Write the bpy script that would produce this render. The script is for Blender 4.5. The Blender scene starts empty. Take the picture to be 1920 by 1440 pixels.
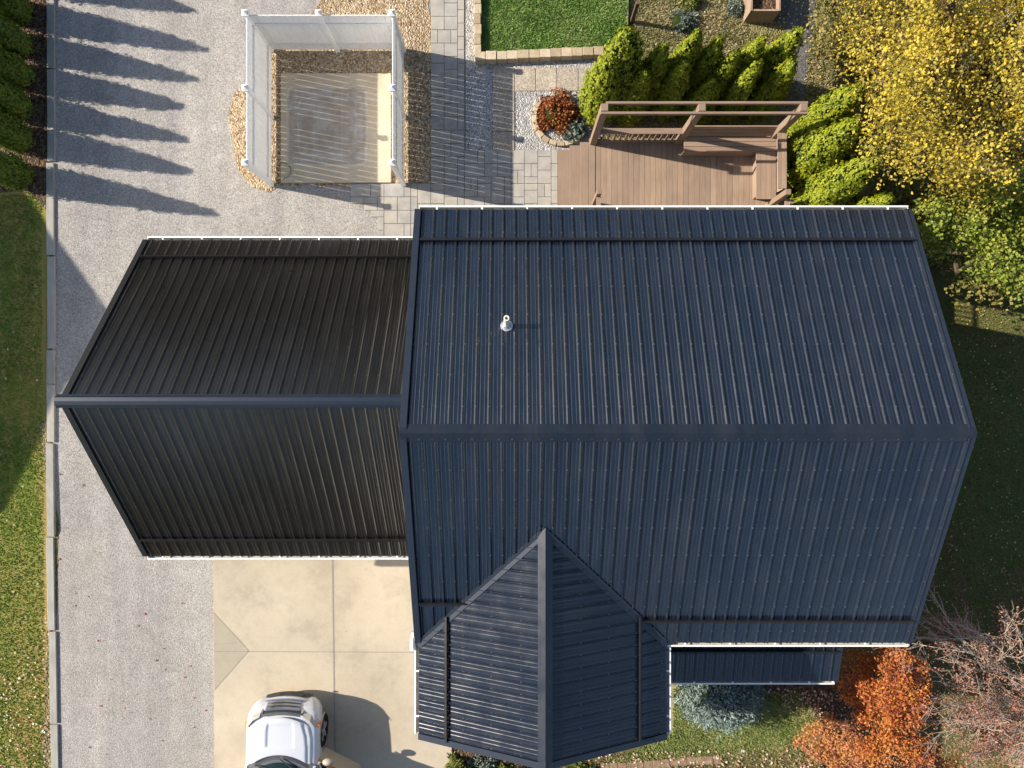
import bpy, bmesh, math, random
import numpy as np
from mathutils import Vector, Matrix, Quaternion
random.seed(5); RNG = np.random.default_rng(11)
S = bpy.context.scene; C = S.collection

# ---------------------------------------------------------------- camera, sky, sun, exposure
CAMZ = 18.6; F = 1330.0
cd = bpy.data.cameras.new('camera'); cam = bpy.data.objects.new('camera', cd); C.objects.link(cam)
cam.location = (0, 0, CAMZ); cam.rotation_euler = (0, 0, 0)
cd.sensor_width = 36; cd.lens = F/1920*36; cd.clip_end = 3000; cd.clip_start = 0.1
S.camera = cam
S.render.resolution_x = 1024; S.render.resolution_y = 768
w = bpy.data.worlds.new("World"); S.world = w; w.use_nodes = True
nt = w.node_tree
sky = nt.nodes.new('ShaderNodeTexSky'); sky.sky_type = 'NISHITA'; sky.sun_disc = False
ELEV = 31.0; SD = Vector((0.982, -0.189, 0)).normalized()
sky.sun_elevation = math.radians(ELEV); sky.sun_rotation = math.radians(280.9)
bg = nt.nodes['Background']; nt.links.new(sky.outputs[0], bg.inputs[0]); bg.inputs[1].default_value = 0.098
ld = bpy.data.lights.new('sun', 'SUN'); ld.energy = 4.8; ld.angle = math.radians(0.55); ld.color = (1.0, 0.9, 0.77)
sun = bpy.data.objects.new('sun', ld); C.objects.link(sun)
ldir = Vector((SD.x*math.cos(math.radians(ELEV)), SD.y*math.cos(math.radians(ELEV)), -math.sin(math.radians(ELEV))))
sun.rotation_euler = ldir.to_track_quat('-Z', 'Y').to_euler(); sun.location = (-30, 8, 30)
S.view_settings.view_transform = 'Standard'; S.view_settings.look = 'None'
S.view_settings.exposure = 0.86; S.view_settings.gamma = 1.0

# ---------------------------------------------------------------- terrain and pixel helpers
def lerp(a, b, t): return a+(b-a)*t
def T(x, y):
    a = -0.75*min(1, max(0, -y/4.0))
    b = 0.0
    if x > 8.4: b = -3.2*min(1.0, (x-8.4)/3.8)
    return a+b
def P(u, v, z=0.0):
    D = CAMZ-z
    return Vector(((u-960)/F*D, -(v-720)/F*D, z))
def G(u, v, dz=0.0):
    z = 0.0
    for _ in range(14):
        p = P(u, v, z+dz); z = T(p.x, p.y)
    return P(u, v, z+dz)

# ---------------------------------------------------------------- materials
class NB:
    def __init__(s, name):
        s.m = bpy.data.materials.new(name); s.m.use_nodes = True
        s.t = s.m.node_tree; s.b = s.t.nodes['Principled BSDF']; s.out = s.t.nodes['Material Output']
        s.tc = s.t.nodes.new('ShaderNodeTexCoord').outputs['Object']
    def n(s, k): return s.t.nodes.new(k)
    def put(s, sock, val):
        if hasattr(val, 'node'): s.t.links.new(val, sock)
        else: sock.default_value = val
    def noise(s, scale, detail=4, rough=0.55, co=None, stretch=None):
        q = s.n('ShaderNodeTexNoise'); q.inputs['Scale'].default_value = scale
        q.inputs['Detail'].default_value = detail; q.inputs['Roughness'].default_value = rough
        c = co or s.tc
        if stretch:
            mp = s.n('ShaderNodeMapping'); mp.inputs['Scale'].default_value = stretch
            s.t.links.new(c, mp.inputs['Vector']); c = mp.outputs[0]
        s.t.links.new(c, q.inputs['Vector']); return q.outputs['Fac']
    def voro(s, scale, out='Color', feature='F1', stretch=None):
        q = s.n('ShaderNodeTexVoronoi'); q.inputs['Scale'].default_value = scale; q.feature = feature
        c = s.tc
        if stretch:
            mp = s.n('ShaderNodeMapping'); mp.inputs['Scale'].default_value = stretch
            s.t.links.new(c, mp.inputs['Vector']); c = mp.outputs[0]
        s.t.links.new(c, q.inputs['Vector']); return q.outputs[out]
    def math(s, op, a, b=0.0, c=0.0, clamp=False):
        q = s.n('ShaderNodeMath'); q.operation = op; q.use_clamp = clamp
        s.put(q.inputs[0], a); s.put(q.inputs[1], b)
        if op in ('MULTIPLY_ADD', 'SMOOTH_MIN', 'COMPARE'): s.put(q.inputs[2], c)
        return q.outputs[0]
    def ramp(s, fac, stops):
        q = s.n('ShaderNodeValToRGB'); e = q.color_ramp.elements
        while len(e) < len(stops): e.new(0.5)
        for i, (p, c) in enumerate(stops):
            e[i].position = p; e[i].color = (*c, 1) if len(c) == 3 else c
        s.put(q.inputs[0], fac); return q.outputs[0]
    def mix(s, fac, a, b, mode='MIX'):
        q = s.n('ShaderNodeMix'); q.data_type = 'RGBA'; q.blend_type = mode; q.clamp_factor = True
        s.put(q.inputs[0], fac)
        s.put(q.inputs[6], (*a, 1) if isinstance(a, tuple) else a); s.put(q.inputs[7], (*b, 1) if isinstance(b, tuple) else b)
        return q.outputs[2]
    def island(s):
        return s.n('ShaderNodeNewGeometry').outputs['Random Per Island']
    def xyz(s):
        q = s.n('ShaderNodeSeparateXYZ'); s.t.links.new(s.tc, q.inputs[0]); return q.outputs
    def bump(s, h, strength=0.5, dist=0.01):
        q = s.n('ShaderNodeBump'); q.inputs['Strength'].default_value = strength; q.inputs['Distance'].default_value = dist
        s.t.links.new(h, q.inputs['Height']); s.t.links.new(q.outputs[0], s.b.inputs['Normal'])
    def done(s, col, rough=0.8, spec=0.3, metal=0.0):
        s.put(s.b.inputs['Base Color'], (*col, 1) if isinstance(col, tuple) and len(col) == 3 else col)
        s.put(s.b.inputs['Roughness'], rough); s.put(s.b.inputs['Specular IOR Level'], spec)
        s.b.inputs['Metallic'].default_value = metal
        return s.m
    def translucent(s, col, amt=0.3):
        tr = s.n('ShaderNodeBsdfTranslucent'); s.put(tr.inputs[0], col)
        mx = s.n('ShaderNodeMixShader'); mx.inputs[0].default_value = amt
        s.t.links.new(s.b.outputs[0], mx.inputs[1]); s.t.links.new(tr.outputs[0], mx.inputs[2])
        s.t.links.new(mx.outputs[0], s.out.inputs['Surface'])

def plain(name, col, rough=0.6, spec=0.4, var=0.12, scale=6.0, metal=0.0, bump=0.0):
    b = NB(name); n = b.noise(scale, 5)
    lo = tuple(max(0, c*(1-var)) for c in col); hi = tuple(min(1, c*(1+var)) for c in col)
    c = b.ramp(n, [(0.3, lo), (0.7, hi)])
    if bump: b.bump(b.noise(scale*12, 3), bump, 0.004)
    return b.done(c, rough, spec, metal)

def gravel(name, stops, scale, tint, big=0.5, bstr=1.0, bdist=0.02):
    b = NB(name); v = b.voro(scale); d = b.voro(scale, 'Distance')
    g = b.math('MULTIPLY', v, 1.0)
    c = b.ramp(g, stops)
    fine = b.ramp(b.noise(scale*0.55, 3, 0.7), [(0.32, (0.62, 0.62, 0.62)), (0.62, (1.12, 1.12, 1.12))])
    c = b.mix(1.0, c, fine, 'MULTIPLY')
    c = b.mix(b.math('MULTIPLY', b.ramp(b.noise(0.6, 5, 0.6), [(0.35, (0, 0, 0)), (0.7, (1, 1, 1))]), big), c, tint, 'MULTIPLY')
    c = b.mix(1.0, c, b.ramp(b.noise(2.6, 4), [(0.3, (.9, .9, .9)), (0.7, (1.07, 1.07, 1.07))]), 'MULTIPLY')
    c = b.mix(1.0, c, b.ramp(b.noise(1.0, 4, .6, stretch=(1.1, .09, 1)), [(0.36, (.84, .84, .85)), (0.62, (1.06, 1.06, 1.05))]), 'MULTIPLY')
    b.bump(b.math('MULTIPLY', d, -1.0), bstr, bdist)
    return b.done(c, 0.9, 0.15)

def grass_mat(name, a, bcol, dry, dryamt, freq=1.0, stripes=0.0):
    b = NB(name)
    c = b.ramp(b.noise(42, 5, 0.75), [(0.28, tuple(x*0.45 for x in a)), (0.5, a), (0.72, bcol)])
    m = b.ramp(b.noise(0.75*freq, 6, 0.65, stretch=(1, .45, 1)), [(0.5-dryamt*.35, (0, 0, 0)), (0.78-dryamt*.3, (1, 1, 1))])
    m = b.math('MULTIPLY', m, b.ramp(b.noise(15, 4, .7), [(.3, (.25, .25, .25)), (.6, (1, 1, 1))]))
    c = b.mix(m, c, dry)
    if stripes:
        st = b.ramp(b.noise(1.0, 3, .6, stretch=(2.6, .12, 1)), [(.42, (0, 0, 0)), (.62, (1, 1, 1))])
        c = b.mix(b.math('MULTIPLY', st, stripes), c, dry)
    b.bump(b.noise(60, 3), 0.9, 0.03)
    return b.done(c, 0.95, 0.1)

def leaf_mat(name, stops, trans=0.25, rough=0.6, nscale=1.2, mixn=0.45, spec=0.25):
    b = NB(name); r = b.island()
    f = b.math('ADD', b.math('MULTIPLY', r, 1-mixn), b.math('MULTIPLY', b.ramp(b.noise(nscale, 3), [(.3, (0, 0, 0)), (.7, (1, 1, 1))]), mixn))
    c = b.ramp(f, stops); m = b.done(c, rough, spec)
    if trans: b.translucent(c, trans)
    return m

def wood_mat(name, a, bc, along='y', scale=9, rough=0.75, board=0.0):
    b = NB(name)
    st = (1, .06, 1) if along == 'y' else ((.06, 1, 1) if along == 'x' else (1, 1, .06))
    g = b.noise(scale*4, 5, 0.6, stretch=st)
    c = b.ramp(g, [(0.28, a), (0.72, bc)])
    r = b.island()
    c = b.mix(1.0, c, b.ramp(r, [(0, (.84, .84, .84)), (1, (1.12, 1.1, 1.08))]), 'MULTIPLY')
    c = b.mix(1.0, c, b.ramp(b.noise(1.6, 4), [(0.3, (.88, .88, .88)), (0.7, (1.08, 1.08, 1.08))]), 'MULTIPLY')
    b.bump(g, 0.25, 0.004)
    return b.done(c, rough, 0.2)

def roof_mat(name, base, alt, rough, spec, scuff, axis='x', s0=0.0, wav=.28, rv=1.0):
    b = NB(name); X = b.xyz()
    # sheets 0.914 m wide carry slightly different colour
    s = X[0] if axis == 'x' else X[1]
    cell = b.math('FLOOR', b.math('DIVIDE', s, 0.9144))
    wn = b.n('ShaderNodeTexWhiteNoise'); wn.noise_dimensions = '1D'; b.t.links.new(cell, wn.inputs['W'])
    c = b.mix(wn.outputs['Value'], base, alt)
    st = (7, .5, 1) if axis == 'x' else (.5, 7, 1)
    c = b.mix(1.0, c, b.ramp(b.noise(2.2, 6, .65, stretch=st), [(.3, (.88, .88, .88)), (.72, (1.13, 1.13, 1.13))]), 'MULTIPLY')
    sp = b.ramp(b.noise(26, 4, .8), [(.64, (0, 0, 0)), (.76, (1, 1, 1))])
    mk = b.ramp(b.noise(1.5, 3, .6), [(.58, (0, 0, 0)), (.7, (1, 1, 1))])
    c = b.mix(b.math('MULTIPLY', b.math('MULTIPLY', sp, mk), scuff), c, (.32, .34, .38))
    st2 = b.ramp(b.noise(4, 5, .75, stretch=(9, .9, 1) if axis == 'x' else (.9, 9, 1)), [(.6, (0, 0, 0)), (.78, (1, 1, 1))])
    mk2 = b.ramp(b.noise(.8, 2), [(.55, (0, 0, 0)), (.72, (1, 1, 1))])
    c = b.mix(b.math('MULTIPLY', b.math('MULTIPLY', st2, mk2), scuff*.32), c, (.10, .12, .16))
    # rows of screw heads on the ribs
    o_ = X[1] if axis == 'x' else X[0]
    f1 = b.math('ABSOLUTE', b.math('SUBTRACT', b.math('FRACT', b.math('ADD', b.math('DIVIDE', b.math('SUBTRACT', s, s0), .2286), .5+40)), .5))
    f2 = b.math('ABSOLUTE', b.math('SUBTRACT', b.math('FRACT', b.math('ADD', b.math('DIVIDE', o_, .56), 40.2)), .5))
    dot = b.math('MULTIPLY', b.math('LESS_THAN', f1, .05), b.math('LESS_THAN', f2, .022))
    c = b.mix(b.math('MULTIPLY', dot, b.math('MULTIPLY', b.noise(7, 2), .5)), c, (.18, .19, .20))
    # faint end laps and dusty run marks
    lap = b.math('LESS_THAN', b.math('ABSOLUTE', b.math('SUBTRACT', b.math('FRACT', b.math('ADD', b.math('DIVIDE', s, .9144), 40)), .5)), .008)
    c = b.mix(b.math('MULTIPLY', lap, .5), c, (.004, .004, .005))
    dust = b.ramp(b.noise(.9, 6, .7, stretch=(3, .6, 1) if axis == 'x' else (.6, 3, 1)), [(.45, (0, 0, 0)), (.75, (1, 1, 1))])
    c = b.mix(b.math('MULTIPLY', dust, .10), c, (.12, .115, .115))
    r = b.ramp(b.noise(3, 5, .6), [(.3, (rough-.06*rv,)*3), (.7, (rough+.12*rv,)*3)])
    b.bump(b.noise(1.5, 3, stretch=(1.6, .5, 1) if axis == 'x' else (.5, 1.6, 1)), wav, 0.03)
    return b.done(c, r, spec)

MAT = {}
MAT['roof'] = roof_mat('navy_steel', (.0046, .0096, .0200), (.0066, .0106, .0196), .25, .82, .6, 'x', -1.77, .06, .6)
MAT['roof_y'] = roof_mat('navy_steel_gable', (.0052, .0098, .0195), (.0070, .0105, .0190), .19, .62, .5, 'y', -6.91, .12)
MAT['roof_g'] = roof_mat('steel_dark_reflection', (.0062, .0054, .0046), (.0092, .0078, .0065), .28, .95, .3, 'x', -8.29, .0, .12)  # same steel as the main roof; dark tree reflections put into the colour
MAT['cap'] = roof_mat('ridge_steel', (.008, .0125, .022), (.009, .0135, .023), .36, .5, .1, wav=.1)
MAT['cap_g'] = plain('ridge_steel_garage', (.011, .019, .034), .36, .55)
MAT['trim'] = plain('dark_trim', (.017, .023, .036), .38, .5)
MAT['trim_g'] = plain('dark_trim_garage', (.016, .017, .017), .45, .4)
MAT['guard'] = plain('black_bar', (.012, .011, .011), .4, .5)
MAT['white'] = plain('white_vinyl', (.80, .80, .80), .45, .4, .03, 3)
def fencem():
    b = NB('fence_vinyl'); c = b.ramp(b.noise(2, 5), [(.3, (.92, .92, .91)), (.7, (.95, .95, .94))]); m_ = b.done(c, .4, .4); b.translucent(c, .25); return m_
MAT['fence'] = fencem()
MAT['gutter'] = plain('gutter_white', (.82, .81, .78), .4, .5, .04, 5)
MAT['gutin'] = plain('grey_gutter_inside', (.42, .40, .35), .7, .3, .25, 9)  # greyer, mottled tone for the trough floor
MAT['siding'] = plain('siding', (.55, .55, .52), .6, .3, .05, 4)
MAT['glass'] = plain('dark_glass', (.02, .03, .035), .06, .8, .0)
MAT['galv'] = plain('bright_flashing', (.5, .52, .55), .35, .6, .3, 40, .6)
MAT['pvc'] = plain('pale_pipe', (.72, .68, .55), .5, .4)
MAT['black'] = plain('black_inside', (.01, .01, .01), .8, .1)
MAT['rubber'] = plain('tyre_rubber', (.018, .018, .018), .8, .2)
MAT['paintw'] = plain('white_car_paint', (.53, .555, .60), .14, .6, .01, 2)
MAT['paintt'] = plain('tan_car_cladding', (.42, .37, .29), .45, .4, .05)
MAT['chrome'] = plain('chrome', (.62, .62, .64), .14, .8, .05, 3, .95)
MAT['alloy'] = plain('silver_alloy', (.42, .42, .43), .25, .7, .05, 3, .3)
MAT['dplast'] = plain('dark_plastic', (.035, .037, .042), .5, .3)
MAT['gplast'] = plain('grey_plastic', (.10, .105, .115), .5, .3)
MAT['cglass'] = plain('windscreen_glass', (.010, .024, .024), .05, .35, .1, 2)
MAT['lamp'] = plain('headlamp_lens', (.42, .40, .34), .1, .7, .15, 14)
MAT['amber'] = plain('amber_lens', (.75, .20, .02), .2, .6)
MAT['redtrim'] = plain('rust_red_trim', (.24, .05, .03), .5, .4)
MAT['deck'] = wood_mat('deck_boards', (.265, .19, .138), (.335, .25, .188), 'y')
MAT['deckx'] = wood_mat('deck_rails', (.245, .172, .125), (.32, .235, .175), 'x')
MAT['deckz'] = wood_mat('deck_posts', (.245, .172, .125), (.32, .235, .175), 'z')
MAT['timber'] = wood_mat('weathered_timber', (.30, .29, .26), (.42, .41, .37), 'y', 6)
MAT['gravel'] = gravel('grey_gravel', [(.0, (.25, .24, .23)), (.35, (.37, .352, .333)), (.7, (.42, .402, .38)), (1, (.50, .48, .455))], 44, (.90, .85, .77), .5, .55, .012)
MAT['pea'] = gravel('tan_pea_gravel', [(.0, (.13, .085, .05)), (.3, (.34, .25, .15)), (.65, (.54, .43, .29)), (1, (.74, .65, .52))], 27, (1, .9, .75), .4, 1.0, .03)
MAT['wstone'] = gravel('white_stone_chips', [(.0, (.20, .20, .195)), (.4, (.42, .415, .40)), (1, (.66, .65, .63))], 30, (.95, .95, .95), .4, 1.0, .03)
MAT['slab'] = gravel('exposed_aggregate', [(.0, (.30, .25, .19)), (.5, (.46, .40, .32)), (1, (.60, .54, .45))], 48, (.95, .92, .88), .4, .4, .01)
MAT['mulch'] = gravel('brown_mulch', [(.0, (.035, .022, .014)), (.5, (.10, .066, .042)), (1, (.26, .18, .12))], 20, (.9, .8, .7), .6, 1.0, .03)
MAT['dirt'] = gravel('dry_grass_soil', [(.0, (.17, .125, .065)), (.4, (.32, .25, .14)), (1, (.46, .38, .23))], 26, (.55, .75, .35), .75, 1.0, .05)
MAT['asph'] = gravel('dark_asphalt', [(.0, (.07, .068, .065)), (.5, (.13, .128, .125)), (1, (.22, .215, .21))], 40, (.8, .8, .8), .5, .5)
def conc():
    b = NB('tan_concrete')
    c = b.ramp(b.noise(1.1, 6, .6), [(.3, (.43, .37, .28)), (.55, (.51, .445, .34)), (.75, (.55, .49, .385))])
    c = b.mix(1.0, c, b.ramp(b.noise(55, 3), [(.3, (.93, .93, .93)), (.7, (1.05, 1.05, 1.05))]), 'MULTIPLY')
    st = b.ramp(b.noise(.55, 7, .68), [(.47, (0, 0, 0)), (.62, (1, 1, 1))])
    c = b.mix(b.math('MULTIPLY', st, .75), c, (.33, .285, .215))
    sp = b.ramp(b.noise(9, 5, .8), [(.63, (0, 0, 0)), (.72, (1, 1, 1))])
    mk = b.ramp(b.noise(.7, 2, co=None), [(.42, (0, 0, 0)), (.6, (1, 1, 1))])
    c = b.mix(b.math('MULTIPLY', b.math('MULTIPLY', sp, mk), .75), c, (.22, .19, .15))
    b.bump(b.noise(120, 2), .15, .003)
    return b.done(c, .85, .2)
MAT['conc'] = conc()
MAT['conc2'] = plain('greyer_concrete', (.36, .32, .245), .88, .2, .06, 3)
def pad():
    b = NB('stained_pad')
    X = b.xyz(); cx, cy = -4.83, 6.73
    ax = b.math('DIVIDE', b.math('ABSOLUTE', b.math('SUBTRACT', X[0], cx)), 1.08)
    ay = b.math('DIVIDE', b.math('ABSOLUTE', b.math('SUBTRACT', X[1], cy)), 1.07)
    d = b.math('POWER', b.math('ADD', b.math('POWER', ax, 9), b.math('POWER', ay, 9)), 1/9)
    wob = b.math('MULTIPLY', b.math('SUBTRACT', b.noise(3, 3), .5), .14)
    d = b.math('ADD', d, wob)
    def band(c0, wd):
        q = b.math('DIVIDE', b.math('ABSOLUTE', b.math('SUBTRACT', d, c0)), wd)
        return b.math('SUBTRACT', 1.0, b.math('MINIMUM', q, 1.0))
    inside = b.ramp(d, [(.88, (1, 1, 1)), (.97, (0, 0, 0))])
    c = b.ramp(b.noise(2.2, 5), [(.3, (.50, .42, .30)), (.7, (.60, .51, .38))])
    blot = b.ramp(b.noise(3.3, 4, .6), [(.36, (.25, .21, .185)), (.5, (.33, .285, .245)), (.58, (.36, .36, .36)), (.68, (.46, .41, .33))])
    c = b.mix(b.math('MULTIPLY', inside, .66), c, blot)
    for c0, wd, a in ((.955, .04, .55), (.70, .035, .45), (.82, .06, .2)):
        c = b.mix(b.math('MULTIPLY', b.math('MULTIPLY', band(c0, wd), b.ramp(b.noise(2.4, 4, .7), [(.35, (.1, .1, .1)), (.6, (1, 1, 1))])), a), c, (.66, .63, .58))
    fx = b.math('FRACT', b.math('MULTIPLY', X[0], 1.35)); ln = b.ramp(fx, [(.0, (1, 1, 1)), (.05, (0, 0, 0))])
    c = b.mix(b.math('MULTIPLY', b.math('MULTIPLY', ln, inside), .35), c, (.58, .53, .45))
    b.bump(b.noise(90, 2), .12, .003)
    return b.done(c, .8, .25)
MAT['pad'] = pad()
def paver():
    b = NB('paver_stone'); r = b.island()
    c = b.ramp(r, [(0, (.345, .33, .31)), (.35, (.365, .35, .325)), (.65, (.38, .363, .333)), (.85, (.40, .375, .33)), (1, (.355, .35, .342))])
    c = b.mix(1.0, c, b.ramp(b.noise(3.5, 5, .6), [(.3, (.82, .82, .82)), (.7, (1.14, 1.12, 1.08))]), 'MULTIPLY')
    b.bump(b.noise(50, 3), .25, .004); return b.done(c, .85, .2)
MAT['paver'] = paver()
MAT['joint'] = plain('joint_sand', (.27, .25, .22), .95, .1, .2, 20)
def blk():
    b = NB('tan_block'); r = b.island()
    c = b.ramp(r, [(0, (.36, .28, .18)), (.5, (.50, .41, .28)), (1, (.56, .47, .34))])
    c = b.mix(1.0, c, b.ramp(b.noise(9, 5, .7), [(.3, (.75, .75, .75)), (.7, (1.15, 1.15, 1.15))]), 'MULTIPLY')
    b.bump(b.noise(30, 4), .5, .01); return b.done(c, .9, .15)
MAT['block'] = blk()
MAT['grass_l'] = grass_mat('lawn_left', (.14, .21, .032), (.26, .34, .07), (.38, .28, .10), .5, 1.0, .8)
MAT['grass_t'] = grass_mat('lawn_top', (.11, .21, .04), (.23, .34, .08), (.40, .33, .18), .5, 1.3)
MAT['grass_b'] = grass_mat('lawn_front', (.18, .21, .065), (.32, .34, .13), (.46, .38, .21), .65, 1.4)
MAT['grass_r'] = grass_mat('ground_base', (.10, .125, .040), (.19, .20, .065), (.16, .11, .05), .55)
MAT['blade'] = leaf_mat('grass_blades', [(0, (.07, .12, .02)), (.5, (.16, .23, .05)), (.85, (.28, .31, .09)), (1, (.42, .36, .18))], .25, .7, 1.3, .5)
MAT['bladef'] = leaf_mat('front_grass_blades', [(0, (.12, .17, .04)), (.5, (.25, .31, .09)), (.85, (.38, .39, .15)), (1, (.52, .46, .26))], .25, .7, 1.3, .5)
MAT['bladeg'] = leaf_mat('bright_grass_blades', [(0, (.07, .15, .02)), (.5, (.17, .30, .06)), (.85, (.28, .38, .11)), (1, (.46, .42, .22))], .25, .7, 1.3, .5)
MAT['bladel'] = leaf_mat('left_grass_blades', [(0, (.08, .15, .015)), (.5, (.16, .26, .035)), (.85, (.26, .33, .05)), (1, (.36, .33, .09))], .25, .7, .9, .6)
MAT['bladed'] = leaf_mat('dry_blades', [(0, (.12, .15, .05)), (.4, (.26, .25, .10)), (.8, (.42, .35, .19)), (1, (.55, .46, .29))], .25, .7, 1.3, .5)
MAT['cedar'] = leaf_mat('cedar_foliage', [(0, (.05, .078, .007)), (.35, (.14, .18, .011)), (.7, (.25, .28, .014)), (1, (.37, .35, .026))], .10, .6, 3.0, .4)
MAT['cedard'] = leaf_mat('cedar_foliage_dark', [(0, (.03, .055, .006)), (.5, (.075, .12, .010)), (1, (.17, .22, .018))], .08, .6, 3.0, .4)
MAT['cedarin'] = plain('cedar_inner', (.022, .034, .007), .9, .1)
MAT['bark'] = plain('brown_bark', (.12, .085, .06), .9, .1, .3, 20)
MAT['barkp'] = plain('pale_bark', (.42, .36, .29), .85, .15, .3, 14)
MAT['yellow'] = leaf_mat('yellow_leaves', [(0, (.12, .11, .03)), (.25, (.28, .25, .045)), (.5, (.50, .40, .05)), (.75, (.64, .48, .055)), (.9, (.64, .46, .13)), (1, (.48, .35, .22))], .3, .5, .8, .35)
MAT['ygreen'] = leaf_mat('yellow_green_leaves', [(0, (.07, .10, .02)), (.4, (.20, .26, .04)), (.8, (.38, .40, .06)), (1, (.55, .50, .12))], .35, .5, .8, .4)
MAT['under'] = leaf_mat('understory_leaves', [(0, (.08, .09, .03)), (.35, (.20, .20, .05)), (.7, (.38, .31, .09)), (1, (.52, .42, .2))], .3, .6, .9, .4)
MAT['orange'] = leaf_mat('orange_leaves', [(0, (.20, .06, .04)), (.3, (.42, .115, .045)), (.6, (.54, .19, .05)), (.85, (.62, .32, .055)), (1, (.54, .32, .25))], .3, .6, 1.2, .4)
MAT['twigred'] = plain('reddish_twigs', (.36, .20, .15), .85, .15, .3, 14)
MAT['orange2'] = leaf_mat('pale_orange_leaves', [(0, (.25, .10, .07)), (.3, (.48, .20, .12)), (.6, (.58, .27, .10)), (.85, (.64, .36, .09)), (1, (.58, .42, .33))], .3, .6, 1.2, .4)
MAT['pink'] = leaf_mat('dusty_pink_buds', [(0, (.22, .08, .05)), (.5, (.42, .19, .13)), (1, (.55, .34, .25))], .3, .7, 1.5, .4)
MAT['blue'] = leaf_mat('blue_needles', [(0, (.08, .12, .11)), (.5, (.20, .27, .25)), (1, (.36, .43, .38))], .15, .7, 2.5, .4)
MAT['redbush'] = leaf_mat('red_brown_leaves', [(0, (.12, .035, .015)), (.5, (.30, .09, .03)), (.8, (.40, .17, .05)), (1, (.30, .28, .08))], .25, .6, 3, .4)
MAT['greybush'] = leaf_mat('grey_green_leaves', [(0, (.08, .11, .09)), (.6, (.20, .25, .20)), (1, (.34, .36, .30))], .2, .6, 3, .4)
MAT['olive'] = leaf_mat('olive_leaves', [(0, (.06, .09, .015)), (.5, (.18, .22, .04)), (1, (.36, .33, .12))], .25, .6, 3, .4)
MAT['litter'] = leaf_mat('fallen_leaves', [(0, (.30, .10, .06)), (.3, (.42, .22, .12)), (.6, (.55, .42, .28)), (1, (.72, .66, .55))], .1, .7, 1, .2)
MAT['litterr'] = leaf_mat('red_fallen', [(0, (.28, .05, .04)), (1, (.45, .16, .12))], .1, .7, 1, .2)
MAT['littery'] = leaf_mat('yellow_fallen', [(0, (.40, .28, .08)), (.6, (.62, .48, .14)), (1, (.70, .58, .30))], .1, .7, 1, .2)

# ---------------------------------------------------------------- mesh helpers
class MB:
    def __init__(s): s.v = []; s.f = []
    def quad(s, pts):
        i = len(s.v); s.v += [tuple(p) for p in pts]; s.f.append(tuple(range(i, i+len(pts))))
    def box(s, x0, x1, y0, y1, z0, z1):
        i = len(s.v)
        s.v += [(x0,y0,z0),(x1,y0,z0),(x1,y1,z0),(x0,y1,z0),(x0,y0,z1),(x1,y0,z1),(x1,y1,z1),(x0,y1,z1)]
        for q in ((3,2,1,0),(4,5,6,7),(0,1,5,4),(1,2,6,5),(2,3,7,6),(3,0,4,7)): s.f.append(tuple(i+k for k in q))
    def beam(s, a, b, w, h, up=Vector((0, 0, 1))):
        a = Vector(a); b = Vector(b); d = (b-a).normalized(); sd = d.cross(up)
        if sd.length < 1e-4: sd = Vector((1, 0, 0))
        sd.normalize(); u2 = sd.cross(d).normalized()
        i = len(s.v)
        for p in (a, b):
            for (m, n) in ((-1,-1),(1,-1),(1,1),(-1,1)): s.v.append(tuple(p+sd*(w/2*m)+u2*(h/2*n)))
        for q in ((0,1,2,3),(7,6,5,4),(0,4,5,1),(1,5,6,2),(2,6,7,3),(3,7,4,0)): s.f.append(tuple(i+k for k in q))
    def tube(s, pts, rads, n=6, cap=True):
        i0 = len(s.v); pts = [Vector(p) for p in pts]
        for k, p in enumerate(pts):
            d = (pts[min(k+1, len(pts)-1)]-pts[max(k-1, 0)])
            d = d.normalized() if d.length > 1e-9 else Vector((0, 0, 1))
            a = d.orthogonal().normalized(); b = d.cross(a)
            for j in range(n):
                t = 2*math.pi*j/n; s.v.append(tuple(p+(a*math.cos(t)+b*math.sin(t))*rads[k]))
        for k in range(len(pts)-1):
            for j in range(n):
                s.f.append((i0+k*n+j, i0+k*n+(j+1) % n, i0+(k+1)*n+(j+1) % n, i0+(k+1)*n+j))
        if cap:
            s.f.append(tuple(i0+j for j in range(n))[::-1]); s.f.append(tuple(i0+(len(pts)-1)*n+j for j in range(n)))
    def lathe(s, c, prof, n=24, axis='z'):
        i0 = len(s.v)
        for (r, h) in prof:
            for j in range(n):
                t = 2*math.pi*j/n
                if axis == 'z': s.v.append((c[0]+r*math.cos(t), c[1]+r*math.sin(t), c[2]+h))
                else: s.v.append((c[0]+h, c[1]+r*math.cos(t), c[2]+r*math.sin(t)))
        for k in range(len(prof)-1):
            for j in range(n): s.f.append((i0+k*n+j, i0+k*n+(j+1) % n, i0+(k+1)*n+(j+1) % n, i0+(k+1)*n+j))
    def build(s, name, mat, parent=None, smooth=False, bevel=0.0):
        me = bpy.data.meshes.new(name); me.from_pydata(s.v, [], s.f); me.update()
        me.materials.append(MAT[mat] if isinstance(mat, str) else mat)
        bm = bmesh.new(); bm.from_mesh(me); bmesh.ops.recalc_face_normals(bm, faces=bm.faces)
        bm.to_mesh(me); bm.free()
        if smooth: me.polygons.foreach_set('use_smooth', [True]*len(me.polygons))
        return link(name, me, parent, bevel)
def link(name, me, parent=None, bevel=0.0):
    o = bpy.data.objects.new(name, me); C.objects.link(o)
    if bevel:
        b = o.modifiers.new('bevel', 'BEVEL'); b.width = bevel; b.segments = 2; b.limit_method = 'ANGLE'
    if parent is not None:
        o.parent = parent
        if parent.parent is None: o.matrix_parent_inverse = parent.matrix_basis.inverted()
    return o
def tag(o, label=None, cat=None, group=None, kind=None):
    if label: o['label'] = label
    if cat: o['category'] = cat
    if group: o['group'] = group
    if kind: o['kind'] = kind
    return o
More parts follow.
